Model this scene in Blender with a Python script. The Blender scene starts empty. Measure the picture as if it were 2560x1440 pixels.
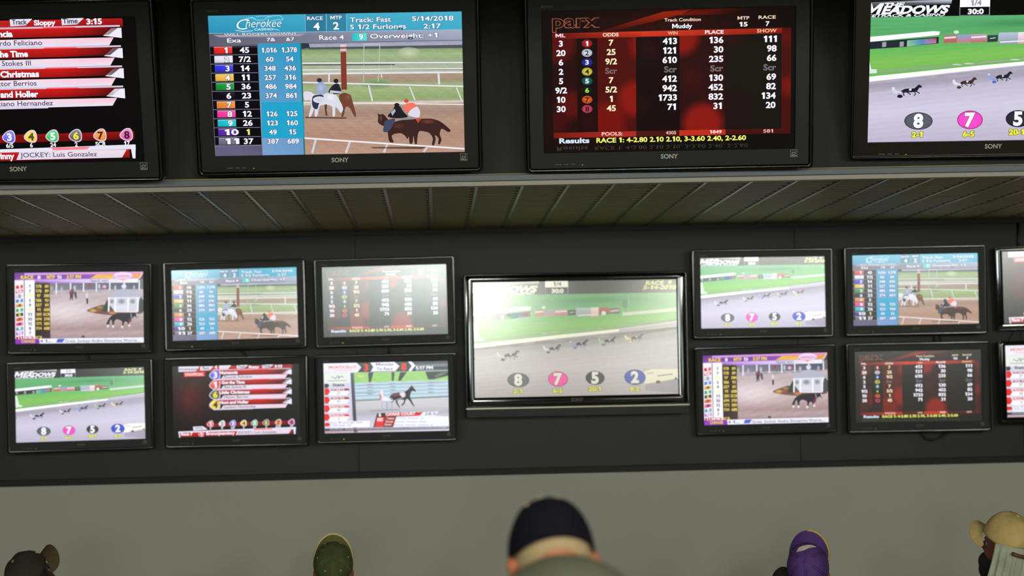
import bpy, bmesh, math, random
import numpy as np
from mathutils import Vector, Matrix, Euler

random.seed(7)
rng = np.random.RandomState(11)
scene = bpy.context.scene
COL = scene.collection

# ------------------------------------------------------------------ camera, world, lights, exposure
EYE = 2.0                                   # camera height above the floor
CR = Vector((0.9990425350844658, -0.03756702155781724, -0.022421685558369008))
CU = Vector((0.020612783301180212, -0.047865622440439015, 0.9986410743370052))
CF = Vector((0.03858919870355518, 0.9981470838907781, 0.04704543191165003))
cam_d = bpy.data.cameras.new('camera')
cam = bpy.data.objects.new('camera', cam_d)
COL.objects.link(cam)
cam.matrix_world = Matrix(((CR.x, CU.x, -CF.x, 0), (CR.y, CU.y, -CF.y, 0), (CR.z, CU.z, -CF.z, EYE), (0, 0, 0, 1)))
cam_d.sensor_width = 36.0
cam_d.lens = 36.0 * 5000.0 / 2560.0
cam_d.clip_start = 0.05
cam_d.clip_end = 100
cam_d.dof.use_dof = True
cam_d.dof.focus_distance = 8.55
cam_d.dof.aperture_fstop = 2.2
scene.camera = cam

scene.view_settings.view_transform = 'Standard'
scene.view_settings.look = 'None'
scene.view_settings.exposure = 0.0
scene.view_settings.gamma = 1.0
scene.view_settings.use_curve_mapping = False
scene.cycles.use_denoising = True
scene.cycles.max_bounces = 6
scene.cycles.caustics_reflective = False

world = bpy.data.worlds.new('room_world')
scene.world = world
world.use_nodes = True
world.node_tree.nodes['Background'].inputs[0].default_value = (0.5, 0.5, 0.45, 1)
world.node_tree.nodes['Background'].inputs[1].default_value = 0.0

def room_fill(x, y, z, power, col=(1.0, 0.975, 0.86)):
    """unseen point light without a fixture, added to stand in for room lamps"""
    l = bpy.data.lights.new('room_fill_light', 'POINT')
    l.shadow_soft_size = 0.22; l.energy = power * 1.04; l.color = col
    o = bpy.data.objects.new('room_fill_light', l)
    o.location = (x, y, z)
    COL.objects.link(o)
for x, y, z, w in [(-5.2, -4.5, 3.05, 170), (1.45, -4.5, 3.1, 330), (4.2, -4.5, 3.05, 230), (-3.4, -0.8, 3.05, 150), (4.6, -0.8, 3.05, 230), (0.6, 2.2, 3.12, 130), (-3.4, 2.8, 3.12, 110), (4.4, 2.8, 3.12, 130)]:
    room_fill(x, y, z, w)

# ------------------------------------------------------------------ helpers
def at(px, py, Y):
    """the place at depth Y that shows at pixel (px, py) of the photograph"""
    d = CR * ((px - 1280) / 5000.0) + CU * ((720 - py) / 5000.0) + CF
    k = Y / d.y
    return Vector((d.x * k, Y, d.z * k + EYE))

def lin(c):
    c = c / 255.0
    return c / 12.92 if c <= 0.04045 else ((c + 0.055) / 1.055) ** 2.4
def L3(rgb): return tuple(lin(max(0, min(255, v))) for v in rgb)

MATS = {}
def mat(name, rgb, rough=0.5, metal=0.0, spec=0.5, coat=0.0, emit=None, estr=1.0, noise=0.0, nscale=20, bump=0.0, sheen=0.0):
    if name in MATS: return MATS[name]
    m = bpy.data.materials.new(name); m.use_nodes = True
    nt = m.node_tree; b = nt.nodes['Principled BSDF']
    base = (*L3(rgb), 1)
    b.inputs['Base Color'].default_value = base
    b.inputs['Roughness'].default_value = rough
    b.inputs['Metallic'].default_value = metal
    b.inputs['Specular IOR Level'].default_value = spec
    b.inputs['Coat Weight'].default_value = coat
    b.inputs['Coat Roughness'].default_value = 0.05
    b.inputs['Sheen Weight'].default_value = sheen
    if emit:
        b.inputs['Emission Color'].default_value = (*L3(emit), 1)
        b.inputs['Emission Strength'].default_value = estr
    if noise or bump:
        tc = nt.nodes.new('ShaderNodeTexCoord')
        nz = nt.nodes.new('ShaderNodeTexNoise'); nz.inputs['Scale'].default_value = nscale
        nz.inputs['Detail'].default_value = 4
        nt.links.new(tc.outputs['Object'], nz.inputs['Vector'])
        if noise:
            r = nt.nodes.new('ShaderNodeValToRGB')
            r.color_ramp.elements[0].position = 0.3; r.color_ramp.elements[1].position = 0.7
            r.color_ramp.elements[0].color = (*[v * (1 - noise) for v in base[:3]], 1)
            r.color_ramp.elements[1].color = (*[min(1, v * (1 + noise)) for v in base[:3]], 1)
            nt.links.new(nz.outputs['Fac'], r.inputs['Fac'])
            nt.links.new(r.outputs['Color'], b.inputs['Base Color'])
        if bump:
            bp = nt.nodes.new('ShaderNodeBump'); bp.inputs['Strength'].default_value = bump
            bp.inputs['Distance'].default_value = 0.01
            nt.links.new(nz.outputs['Fac'], bp.inputs['Height'])
            nt.links.new(bp.outputs['Normal'], b.inputs['Normal'])
    MATS[name] = m
    return m

def screen_material(name, rough, spec, tint=None):
    m = bpy.data.materials.new(name); m.use_nodes = True
    nt = m.node_tree; b = nt.nodes['Principled BSDF']
    a = nt.nodes.new('ShaderNodeAttribute'); a.attribute_name = 'picture'
    b.inputs['Base Color'].default_value = (0.002, 0.002, 0.002, 1)
    b.inputs['Roughness'].default_value = rough
    b.inputs['Specular IOR Level'].default_value = spec
    b.inputs['Emission Strength'].default_value = 1.08
    src = a.outputs['Color']
    if tint:                                                  # this set is tuned warmer and dimmer than its neighbours
        v = nt.nodes.new('ShaderNodeVectorMath'); v.operation = 'MULTIPLY'; v.inputs[1].default_value = tint
        nt.links.new(src, v.inputs[0]); src = v.outputs[0]
    nt.links.new(src, b.inputs['Emission Color'])
    return m
M_SCREEN = screen_material('lit_lcd_picture', 0.3, 0.08)
M_SCREEN_WARM = screen_material('lit_warm_lcd_picture', 0.16, 0.8, (0.70, 0.68, 0.50))
M_SCREEN_GLOSSY = screen_material('lit_glossy_lcd_picture', 0.16, 0.9)

class MB:
    """collects shapes and links them as one mesh object"""
    def __init__(s): s.v = []; s.f = []
    def add(s, vs, fs):
        n = len(s.v); s.v += [tuple(v) for v in vs]; s.f += [tuple(i + n for i in f) for f in fs]; return s
    def box(s, a, b):
        x0, y0, z0 = a; x1, y1, z1 = b
        return s.add([(x0, y0, z0), (x1, y0, z0), (x1, y1, z0), (x0, y1, z0), (x0, y0, z1), (x1, y0, z1), (x1, y1, z1), (x0, y1, z1)],
                     [(0, 3, 2, 1), (4, 5, 6, 7), (0, 1, 5, 4), (1, 2, 6, 5), (2, 3, 7, 6), (3, 0, 4, 7)])
    def loops(s, loops, cap0=False, cap1=False):
        n = len(loops[0]); base = len(s.v)
        for l in loops: s.v += [tuple(p) for p in l]
        for i in range(len(loops) - 1):
            for j in range(n):
                k = (j + 1) % n
                s.f.append((base + i * n + j, base + i * n + k, base + (i + 1) * n + k, base + (i + 1) * n + j))
        if cap0: s.f.append(tuple(base + j for j in range(n))[::-1])
        if cap1: s.f.append(tuple(base + (len(loops) - 1) * n + j for j in range(n)))
        return s
    def tube(s, pts, r, n=8, closed=False):
        pts = [Vector(p) for p in pts]; lp = []
        up = Vector((0.13, 0.21, 1)).normalized()
        for i, p in enumerate(pts):
            if closed: t = pts[(i + 1) % len(pts)] - pts[i - 1]
            else: t = pts[min(i + 1, len(pts) - 1)] - pts[max(i - 1, 0)]
            t.normalize(); a = t.cross(up)
            if a.length < 1e-3: a = t.cross(Vector((1, 0, 0)))
            a.normalize(); b = t.cross(a)
            rr = r[i] if isinstance(r, (list, tuple)) else r
            lp.append([p + (a * math.cos(2 * math.pi * k / n) + b * math.sin(2 * math.pi * k / n)) * rr for k in range(n)])
        if closed: lp.append(lp[0])
        return s.loops(lp, not closed, not closed)
    def ball(s, c, r, nu=16, nv=10):
        c = Vector(c); r = Vector(r if hasattr(r, '__len__') else (r, r, r)); base = len(s.v)
        s.v.append((c.x, c.y, c.z - r.z))
        for i in range(1, nv):
            ph = math.pi * i / nv - math.pi / 2
            for j in range(nu):
                th = 2 * math.pi * j / nu
                s.v.append((c.x + r.x * math.cos(ph) * math.cos(th), c.y + r.y * math.cos(ph) * math.sin(th), c.z + r.z * math.sin(ph)))
        s.v.append((c.x, c.y, c.z + r.z)); top = len(s.v) - 1
        for j in range(nu):
            k = (j + 1) % nu
            s.f.append((base, base + 1 + k, base + 1 + j))
            for i in range(nv - 2):
                a = base + 1 + i * nu
                s.f.append((a + j, a + k, a + nu + k, a + nu + j))
            a = base + 1 + (nv - 2) * nu
            s.f.append((a + j, a + k, top))
        return s
    def mesh(s, name):
        me = bpy.data.meshes.new(name); me.from_pydata(s.v, [], s.f); me.update(); return me
    def build(s, name, m, parent=None, loc=None, smooth=False, bevel=0):
        me = s.mesh(name); me.materials.append(m)
        if smooth: me.polygons.foreach_set('use_smooth', [True] * len(me.polygons))
        o = bpy.data.objects.new(name, me); COL.objects.link(o)
        if parent: o.parent = parent
        if loc is not None: o.location = loc
        if bevel:
            md = o.modifiers.new('bevel', 'BEVEL'); md.width = bevel; md.segments = 2; md.limit_method = 'ANGLE'
        return o

def empty(name, loc=(0, 0, 0), rot=(0, 0, 0), label=None, cat=None, group=None):
    o = bpy.data.objects.new(name, None); COL.objects.link(o)
    o.location = loc; o.rotation_euler = rot; o.empty_display_size = 0.1
    if label: o['label'] = label
    if cat: o['category'] = cat
    if group: o['group'] = group
    return o
def tag(o, label, cat, group=None):
    o['label'] = label; o['category'] = cat
    if group: o['group'] = group
    return o
def struct(o): o['kind'] = 'structure'; return o

# ------------------------------------------------------------------ lettering
_fonts = {}
def _glyph(ch, bold):
    key = (ch, bold)
    if key in _fonts: return _fonts[key]
    if ch in 'gQ': bold = min(bold, .03)
    b = bold
    if ch == '1':
        v = [(.10 - b, .50 - b), (.10 - b, .58 + b), (.24 - b * .4, .70 + b), (.36 + b, .70 + b), (.36 + b, -b), (.22 - b, -b), (.22 - b, .50 - b)]
        _fonts[key] = (v, [tuple(range(7))], .50); return _fonts[key]
    if ch == 'M':
        v = [(.06 - b, -b), (.06 - b, .7 + b), (.19 + b, .7 + b), (.42, .30 + b * 1.5), (.65 - b, .7 + b), (.78 + b, .7 + b), (.78 + b, -b), (.67 - b, -b), (.67 - b, .46 - b), (.42, .05 - b), (.17 + b, .46 - b), (.17 + b, -b)]
        _fonts[key] = (v, [tuple(range(12))[::-1]], .86); return _fonts[key]
    if 'cv' not in _fonts:
        c = bpy.data.curves.new('lettering', 'FONT'); c.resolution_u = 3
        _fonts['cv'] = c; _fonts['ob'] = bpy.data.objects.new('lettering', c)
    c = _fonts['cv']; o = _fonts['ob']; c.offset = bold
    def ext(t):
        c.body = t; m = bpy.data.meshes.new_from_object(o)
        v = [(p.co.x, p.co.y) for p in m.vertices]; f = [tuple(q.vertices) for q in m.polygons]
        bpy.data.meshes.remove(m); return v, f
    v, f = ext(ch) if ch != ' ' else ([], [])
    v2, _ = ext('I' + ch + 'I'); v0, _ = ext('II')
    adv = max(p[0] for p in v2) - max(p[0] for p in v0)
    if ch == ' ': adv = 0.28
    _fonts[key] = (v, f, adv)
    return _fonts[key]
CAPH = 0.70

def layout(txt, bold):
    x = 0; out = []
    for ch in txt:
        v, f, adv = _glyph(ch, bold); out.append((x, v, f)); x += adv
    xs = [x0 + p[0] for x0, v, f in out for p in v]
    return out, min(xs), max(xs)

# ------------------------------------------------------------------ pictures shown on the screens
EPS = 1.3e-4
class Pic:
    """flat picture in screen units: x -0.5..0.5, height 9/16, built from coloured faces in thin layers"""
    def __init__(s, corners):
        s.v = []; s.f = []; s.c = []; s.lay = 0
        s.set(corners)
    def set(s, corners):
        src = np.array(corners, float); dst = np.array([(0, 0), (1, 0), (1, 1), (0, 1)], float)
        A = []
        for (x, y), (u, w) in zip(src, dst):
            A.append([x, y, 1, 0, 0, 0, -u * x, -u * y, -u]); A.append([0, 0, 0, x, y, 1, -w * x, -w * y, -w])
        _, _, V = np.linalg.svd(np.array(A)); s.H = V[-1].reshape(3, 3)
    def uv(s, x, y):
        q = s.H @ np.array([x, y, 1.0]); return q[0] / q[2], q[1] / q[2]
    def P(s, x, y, clamp=True):
        u, w = s.uv(x, y)
        if clamp: u = min(1, max(-0.0, u)) if not getattr(s, 'noclamp', 0) else u; w = min(1, max(0, w)) if not getattr(s, 'noclamp', 0) else w
        return (u - 0.5, -s.lay * EPS, (0.5 - w) * 9 / 16)
    def up(s, n=1): s.lay += n; return s
    def face(s, pts3, cols):
        n = len(s.v); s.v += pts3; s.f.append(tuple(range(n, n + len(pts3)))); s.c += [L3(c) for c in cols]
    def poly(s, pts, col, cols=None):
        s.face([s.P(*p) for p in pts], cols or [col] * len(pts))
    def quad(s, a, b, c, d, ca, cb=None, cc=None, cd=None):
        s.poly([a, b, c, d], None, [ca, cb or ca, cc or cb or ca, cd or ca])
    def bar(s, x0, y0, x1, y1, h, c0, c1=None, sl=0, sr=0):
        """band from (x0,y0) to (x1,y1) with thickness h downward; sl, sr slant the ends"""
        c1 = c1 or c0
        s.poly([(x0 + sl, y0), (x1 + sr, y1), (x1, y1 + h), (x0, y0 + h)], None, [c0, c1, c1, c0])
    def vgrad(s, a, b, c, d, ct, cb): s.poly([a, b, c, d], None, [ct, ct, cb, cb])
    def blob(s, pts, col, it=2):
        for _ in range(it):
            q = []
            for a, b in zip(pts, pts[1:] + pts[:1]): q += [(a[0] * .8 + b[0] * .2, a[1] * .8 + b[1] * .2), (a[0] * .2 + b[0] * .8, a[1] * .2 + b[1] * .8)]
            pts = q
        s.poly(pts, col)
    def line(s, x0, y0, x1, y1, w, col, col1=None):
        dx, dy = x1 - x0, y1 - y0; L = math.hypot(dx, dy); nx, ny = -dy / L * w / 2, dx / L * w / 2
        c1 = col1 or col
        s.poly([(x0 + nx, y0 + ny), (x1 + nx, y1 + ny), (x1 - nx, y1 - ny), (x0 - nx, y0 - ny)], None, [col, c1, c1, col])
    def pline(s, pts, w, col):
        for a, b in zip(pts, pts[1:]): s.line(*a, *b, w, col)
    def ell(s, cx, cy, rx, ry, col, n=20, rot=0, edge=None):
        pts = []
        for k in range(n):
            t = 2 * math.pi * k / n; x, y = rx * math.cos(t), ry * math.sin(t)
            pts.append((cx + x * math.cos(rot) - y * math.sin(rot), cy + x * math.sin(rot) + y * math.cos(rot)))
        if edge is None: s.poly(pts, col)
        else:
            for a, b in zip(pts, pts[1:] + pts[:1]): s.poly([(cx, cy), a, b], None, [col, edge, edge])
    def field(s, c, nx, ny, fn):
        """c = four corners; fn(a, b) gives the colour at the fraction across and down"""
        (x0, y0), (x1, y1), (x2, y2), (x3, y3) = c
        g = []
        for j in range(ny + 1):
            b = j / ny
            for i in range(nx + 1):
                a = i / nx
                x = (1 - b) * ((1 - a) * x0 + a * x1) + b * ((1 - a) * x3 + a * x2)
                y = (1 - b) * ((1 - a) * y0 + a * y1) + b * ((1 - a) * y3 + a * y2)
                g.append((s.P(x, y), L3(fn(a, b))))
        n = len(s.v); s.v += [q[0] for q in g]
        for j in range(ny):
            for i in range(nx):
                k = j * (nx + 1) + i; q = (k, k + 1, k + nx + 2, k + nx + 1)
                s.f.append(tuple(n + t for t in q)); s.c += [g[t][1] for t in q]
    def text(s, txt, x0, y, h, col, x1=None, an='l', bold=0.02, ws=1.0, sh=0.0, out=None, ob=0.06):
        """x0..x1 fits the width; otherwise natural width times ws anchored l/c/r at x0; h cap height, out outline colour"""
        u0, w0 = s.uv(x0, y); _, w1 = s.uv(x0, y - abs(h)); sc = (w0 - w1) * 9 / 16 / CAPH
        if h < 0: sc = -sc
        passes = [(out, ob, 0)] if out else []
        passes.append((col, bold, 1 if out else 0))
        lay0 = s.lay
        _, lo, hi = layout(txt, bold)
        if x1 is not None:
            du = s.uv(x1, y)[0] - u0; sx = du / (hi - lo); ox = u0 - lo * sx
        else:
            sx = abs(sc) * ws; ox = u0 - {'l': lo, 'c': (lo + hi) / 2, 'r': hi}[an] * sx
        for c, bd, dl in passes:
            s.lay = lay0 + dl
            gl, _, _ = layout(txt, bd); gref, _, _ = layout(txt, bold)
            for (gx0, v, f), (gxr, _, _) in zip(gl, gref):
                n = len(s.v)
                for px, py in v:
                    s.v.append((ox + (gxr + px + sh * py) * sx - 0.5, -s.lay * EPS, (0.5 - w0) * 9 / 16 + py * sc))
                cc = L3(c)
                for q in f:
                    s.f.append(tuple(n + t for t in q)); s.c += [cc] * len(q)
        s.lay = lay0 + len(passes) - 1 if False else lay0
    def mesh(s, name):
        me = bpy.data.meshes.new(name); me.from_pydata(s.v, [], s.f); me.update()
        at_ = me.color_attributes.new('picture', 'FLOAT_COLOR', 'CORNER')
        a = np.ones((len(s.c), 4), np.float32); a[:, :3] = np.array(s.c, np.float32)
        at_.data.foreach_set('color', a.ravel())
        me.materials.append(M_SCREEN)
        return me

_ph = rng.rand(40, 5)
def nz(x, y, f=1.0, k=0):
    t = 0
    for i in range(6):
        p = _ph[(k * 6 + i) % 40]; fr = f * (1 + i * 0.9)
        t += math.sin(fr * (x * (p[0] * 4 - 2 + 1) + y * (p[1] * 6 - 3)) * 6.28 + p[2] * 6.28) / (1 + i * 0.6)
    return t / 3.0
def mix(a, b, t): t = max(0, min(1, t)); return tuple(a[i] * (1 - t) + b[i] * t for i in range(3))
def stops(t, st):
    if t <= st[0][0]: return st[0][1]
    for (a, ca), (b, cb) in zip(st, st[1:]):
        if t <= b: return mix(ca, cb, (t - a) / (b - a + 1e-9))
    return st[-1][1]
W = (240, 240, 252)

def pic_flats():
    """flat race replay with a blue odds board"""
    p = Pic([(122, 120), (2110, 90), (2135, 1185), (185, 1222)])
    TL, TR, BR, BL = (122, 120), (2110, 90), (2135, 1185), (185, 1222)
    p.quad(TL, TR, BR, BL, (120, 120, 130))
    p.up()
    p.quad((122, 118), (2112, 88), (2114, 232), (130, 262), (58, 158, 190), (70, 175, 200), (64, 165, 195), (40, 140, 180))
    p.quad((130, 262), (2114, 232), (2118, 322), (136, 362), (88, 88, 108), (165, 172, 192), (150, 155, 178), (92, 90, 106))
    # video of the track
    y0, y1 = 330, 1195
    st = [(335, (150, 155, 172)), (372, (162, 166, 182)), (382, (84, 92, 92)), (392, (128, 152, 108)), (440, (158, 178, 132)), (485, (150, 166, 130)),
          (520, (165, 172, 150)), (565, (176, 186, 160)), (578, (196, 196, 184)), (590, (168, 146, 128)), (648, (160, 138, 118)), (665, (150, 164, 122)),
          (700, (158, 176, 128)), (780, (142, 162, 108)), (800, (158, 160, 130)), (812, (226, 216, 208)), (826, (172, 148, 134)), (890, (160, 132, 116)),
          (960, (176, 144, 126)), (1060, (170, 134, 116)), (1200, (182, 146, 128))]
    p.field([(845, 338), (2118, 322), (2135, 1192), (886, 1208)], 60, 90,
            lambda a, b: tuple(c + 9 * nz(a * 4, b * 14, 1.3) + 5 * nz(a * 9, b * 30, 2, 2) for c in stops(y0 + 8 + b * (y1 - y0) + 6 * a, st)))
    p.up()
    p.ell(1700, 415, 90, 45, (196, 200, 172), edge=(156, 176, 132))
    p.ell(1450, 655, 130, 42, (112, 138, 98), edge=(146, 160, 118))
    p.quad((850, 338), (915, 338), (925, 375), (852, 385), (42, 52, 66))
    p.quad((915, 372), (2118, 352), (2118, 378), (915, 386), (78, 84, 92))
    p.up()
    for a in [((860, 495), (2120, 490), 9), ((860, 548), (2120, 538), 7), ((865, 578), (2120, 567), 10), ((868, 645), (2124, 676), 10)]:
        p.line(*a[0], *a[1], a[2], (228, 228, 236))
    p.line(870, 508, 1590, 506, 9, (92, 86, 90)); p.line(1480, 545, 2120, 548, 5, (110, 110, 105))
    for x0_, ya, x1_, yb, w in [(1385, 668, 1415, 792, 12), (1705, 680, 1748, 785, 10), (2070, 685, 2112, 790, 10), (1076, 578, 1074, 642, 14), (1930, 575, 1936, 662, 16), (1480, 570, 1490, 610, 8)]:
        p.line(x0_, ya, x1_, yb, w, (214, 216, 220))
    p.line(1345, 348, 1475, 346, 5, (205, 208, 214)); p.line(1348, 346, 1345, 640, 7, (178, 190, 182)); p.line(1472, 346, 1460, 640, 7, (178, 190, 182))
    p.line(1560, 500, 1562, 545, 5, (200, 200, 200))
    p.line(860, 800, 2128, 818, 9, (226, 220, 212))
    p.line(880, 1080, 2136, 1162, 12, (236, 232, 240))
    for xa, ya, xb, yb in [(972, 1092, 945, 1197), (1240, 1108, 1208, 1197), (1532, 1128, 1505, 1192), (1842, 1150, 1815, 1188)]:
        p.line(xa, ya, xb, yb, 17, (206, 202, 212))
    p.quad((1400, 1150), (1850, 1145), (1800, 1165), (1420, 1160), (96, 74, 66))
    p.up()
    p.quad((1165, 400), (1208, 400), (1216, 702), (1172, 702), (128, 56, 44))
    p.quad((1162, 348), (1210, 348), (1210, 408), (1164, 408), (214, 198, 208))
    p.quad((888, 912), (1215, 918), (1210, 930), (890, 924), (98, 72, 64))
    p.up()
    p.quad((1163, 368), (1210, 366), (1210, 382), (1163, 384), (150, 84, 92))
    p.blob([(1150, 740), (1200, 722), (1245, 745), (1262, 800), (1292, 910), (1276, 918), (1240, 842), (1205, 830), (1190, 915), (1170, 918), (1185, 830), (1160, 790)], (112, 66, 48))
    p.poly([(1040, 815), (1062, 815), (1056, 860), (1064, 905), (1050, 905), (1044, 860)], (92, 54, 46))
    p.up()
    p.blob([(872, 715), (930, 716), (960, 740), (1010, 736), (1080, 725), (1130, 735), (1160, 790), (1190, 850), (1172, 892), (1142, 850), (1126, 830), (1124, 912), (1102, 914), (1104, 830), (1050, 815), (1000, 825), (986, 912), (962, 914), (966, 830), (936, 914), (914, 916), (940, 820), (930, 780), (880, 792)], (214, 214, 226))
    p.up()
    p.blob([(980, 650), (1015, 640), (1050, 655), (1066, 710), (1040, 740), (985, 740), (972, 700)], (150, 164, 196))
    p.blob([(948, 745), (1030, 738), (1038, 778), (1000, 800), (985, 860), (950, 845), (940, 800)], (46, 52, 76))
    p.ell(1000, 628, 20, 17, (40, 44, 62))
    p.blob([(1068, 712), (1108, 660), (1150, 650), (1170, 700), (1178, 732), (1082, 742)], (34, 34, 46)); p.ell(1130, 634, 19, 18, (36, 30, 34))
    p.up(); p.poly([(1085, 706), (1176, 716), (1170, 730), (1080, 728)], (190, 190, 206))
    p.blob([(1530, 1000), (1455, 962), (1462, 912), (1455, 885), (1475, 897), (1500, 890), (1535, 930), (1560, 960), (1650, 935), (1760, 930), (1880, 925), (1950, 950), (2032, 1020), (2010, 1036), (1952, 1000), (1938, 1050), (1957, 1090), (1941, 1130), (1925, 1125), (1935, 1080), (1900, 1050), (1911, 1090), (1895, 1140), (1878, 1132), (1890, 1080), (1860, 1035), (1780, 1020), (1768, 1060), (1763, 1130), (1746, 1126), (1735, 1050), (1730, 1122), (1705, 1126), (1700, 1060), (1690, 1092), (1670, 1060), (1640, 1040), (1590, 1045), (1562, 1062), (1586, 1116), (1546, 1112), (1535, 1040)], (58, 34, 32))
    p.up()
    p.ell(1000, 780, 50, 26, (196, 196, 214), edge=(214, 214, 226)); p.ell(1090, 760, 36, 30, (234, 234, 244), edge=(214, 214, 226)); p.ell(1225, 760, 26, 24, (140, 88, 62), edge=(112, 66, 48)); p.ell(1012, 690, 26, 34, (176, 188, 216), edge=(150, 164, 196))
    p.ell(1850, 950, 60, 22, (118, 60, 46), edge=(62, 36, 33)); p.ell(1620, 985, 60, 25, (84, 50, 42), edge=(58, 34, 32)); p.ell(1482, 925, 14, 30, (110, 70, 52), edge=(62, 38, 34))
    p.blob([(1510, 942), (1600, 922), (1580, 975), (1540, 1035), (1495, 1032), (1505, 985)], (64, 70, 96))
    p.blob([(1590, 820), (1630, 826), (1660, 880), (1702, 915), (1620, 927), (1560, 922), (1528, 908), (1578, 860)], (28, 28, 36)); p.ell(1606, 818, 20, 12, (24, 24, 28))
    p.blob([(1700, 905), (1690, 888), (1722, 850), (1765, 828), (1790, 870), (1782, 922), (1740, 916)], (216, 210, 226))
    p.poly([(1600, 948), (1660, 922), (1735, 920), (1730, 934), (1650, 938)], (128, 136, 144))
    p.poly([(1750, 926), (1802, 924), (1770, 962)], (190, 70, 60))
    p.up()
    p.blob([(1665, 812), (1735, 800), (1766, 830), (1722, 850), (1682, 885), (1664, 860)], (236, 112, 92)); p.ell(1680, 790, 18, 14, (206, 70, 58))
    p.poly([(1560, 880), (1590, 850), (1596, 870), (1572, 905)], (170, 176, 190))
    # board on the left
    p.lay = 6
    p.quad((514, 340), (852, 337), (888, 1208), (558, 1214), (52, 150, 192), (26, 150, 190), (104, 150, 196), (120, 156, 200))
    p.quad((138, 362), (512, 345), (520, 372), (140, 372), (92, 90, 106))
    p.quad((186, 1136), (548, 1136), (556, 1214), (186, 1224), (96, 92, 122), (84, 80, 106), (96, 92, 120))
    p.quad((138, 364), (512, 357), (548, 1132), (184, 1138), (6, 4, 12))
    p.up()
    p.quad((548, 800), (870, 800), (884, 1080), (552, 1080), (30, 158, 198))
    p.quad((848, 337), (858, 337), (890, 1208), (880, 1208), (20, 110, 110))
    rows = [('1', '45', '1,016', '1,378', (226, 40, 34)), ('2', '7/2', '60', '54', (226, 224, 242)), ('3', '14', '348', '436', (52, 50, 214)),
            ('4', '11', '257', '316', (232, 186, 74)), ('5', '36', '486', '984', (20, 146, 52)), ('6', '23', '374', '861', (8, 6, 14)),
            ('7', '5', '', '', (232, 134, 52)), ('8', '12', '126', '125', (238, 60, 158)), ('9', '26', '123', '160', (28, 188, 204)),
            ('10', '1', '49', '15', (92, 40, 168)), ('11', '37', '387', '689', (112, 110, 132))]
    for i, (n, o_, a, b, c) in enumerate(rows):
        y = 368 + i * 71.3; x = 170 + i * 4.0; d = i * 4.3
        p.line(140 + i * 4, y + 62, 512 + i * 3, y + 58, 5, (122, 116, 142))
        p.quad((x, y), (x + 144, y - 3), (x + 146, y + 50), (x + 2, y + 53), c, mix(c, (255, 255, 255), .15), c, mix(c, (0, 0, 0), .15))
    p.up()
    for i, (n, o_, a, b, c) in enumerate(rows):
        y = 368 + i * 71.3; d = i * 4.3
        if n != '6': p.line(172 + i * 4, y + 1, 314 + i * 4, y - 2, 4, mix(c, (255, 255, 255), .6))
        x1 = 288 + i * 4.4
        p.text(n, x1 - (8 if i == 0 else 0), y + 46, 42, W, an='r' if len(n) == 1 else 'r', bold=.03, ws=1.3, out=(40, 20, 60), ob=.07) if len(n) == 1 else p.text(n, x1 - 68, y + 46, 42, W, x1=x1 + 42, bold=.03, out=(50, 30, 80), ob=.07)
        p.text(o_, 412 + i * 3.6, y + 44, 42, W if i != 9 else (236, 226, 120), an='c', bold=.03, ws=1.25)
        if a:
            p.text(a, 607 + i * 3.4, y + 42, 37, W, an='c', bold=.025, ws=1.15 if i else 1.05, out=(40, 40, 100), ob=.07)
            p.text(b, 765 + i * 3.2, y + 40, 37, W, an='c', bold=.025, ws=1.15 if i else 1.05, out=(40, 40, 100), ob=.07)
    # headings
    p.lay = 4
    p.quad((888, 110), (1048, 108), (1048, 245), (890, 247), (46, 118, 148)); p.quad((1056, 108), (1208, 106), (1208, 242), (1056, 244), (50, 128, 158))
    p.up()
    for x in (888, 1052, 1212): p.line(x, 108, x + 2, 246, 4, (130, 186, 210))
    p.line(130, 262, 2112, 233, 4, (150, 180, 200)); p.line(890, 338, 2118, 316, 5, (92, 92, 112))
    p.quad((165, 272), (890, 262), (850, 284), (215, 292), (150, 150, 168))
    dk = (30, 70, 100)
    p.up()
    p.text('RACE', 903, 157, 27, W, x1=1026, bold=.02, out=dk); p.text('4', 978, 234, 56, W, an='c', bold=.03, ws=1.2, out=dk)
    p.text('MTP', 1085, 152, 27, W, x1=1175, out=dk); p.text('2', 1130, 230, 56, W, an='c', bold=.03, ws=1.2, out=dk)
    p.text('Track: Fast', 1238, 174, 36, W, x1=1560, out=dk); p.text('5 1/2 Furlongs', 1238, 230, 36, W, x1=1678, out=dk)
    p.text('5/14/2018', 1722, 166, 36, W, x1=2048, out=dk); p.text('2:17', 1812, 224, 36, W, x1=1950, out=dk)
    dk = (50, 46, 70)
    p.text('WILL ROGERS DOWNS', 250, 282, 20, (220, 220, 232), x1=820, out=dk); p.text('Exa', 275, 332, 32, W, x1=386, out=dk)
    p.text('7&', 586, 322, 26, W, x1=656, out=dk); p.text('&7', 738, 320, 26, W, x1=804, out=dk)
    p.text('Race 4', 998, 312, 36, W, x1=1192, out=dk); p.text('Overweight: +1', 1396, 302, 36, W, x1=1922, out=dk)
    p.quad((1255, 262), (1368, 260), (1370, 318), (1258, 321), (30, 190, 190), (90, 220, 214))
    p.lay = 8; p.text('9', 1326, 308, 40, W, an='c', bold=.03, ws=1.2, out=(20, 90, 110))
    p.lay = 6
    p.text('C', 336, 232, 84, (214, 240, 246), x1=432, bold=.0, sh=.25, out=(40, 100, 130), ob=.03)
    p.text('herokee', 418, 214, 66, (214, 240, 246), x1=696, bold=.0, sh=.3, out=(40, 100, 130), ob=.03)
    p.text('CASINO', 488, 238, 16, (220, 240, 246), x1=636, bold=.02)
    p.pline([(340, 236), (400, 246), (478, 240)], 5, (200, 232, 240)); p.pline([(636, 226), (684, 236)], 4, (200, 232, 240))
    sp = (132, 208, 226)
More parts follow.
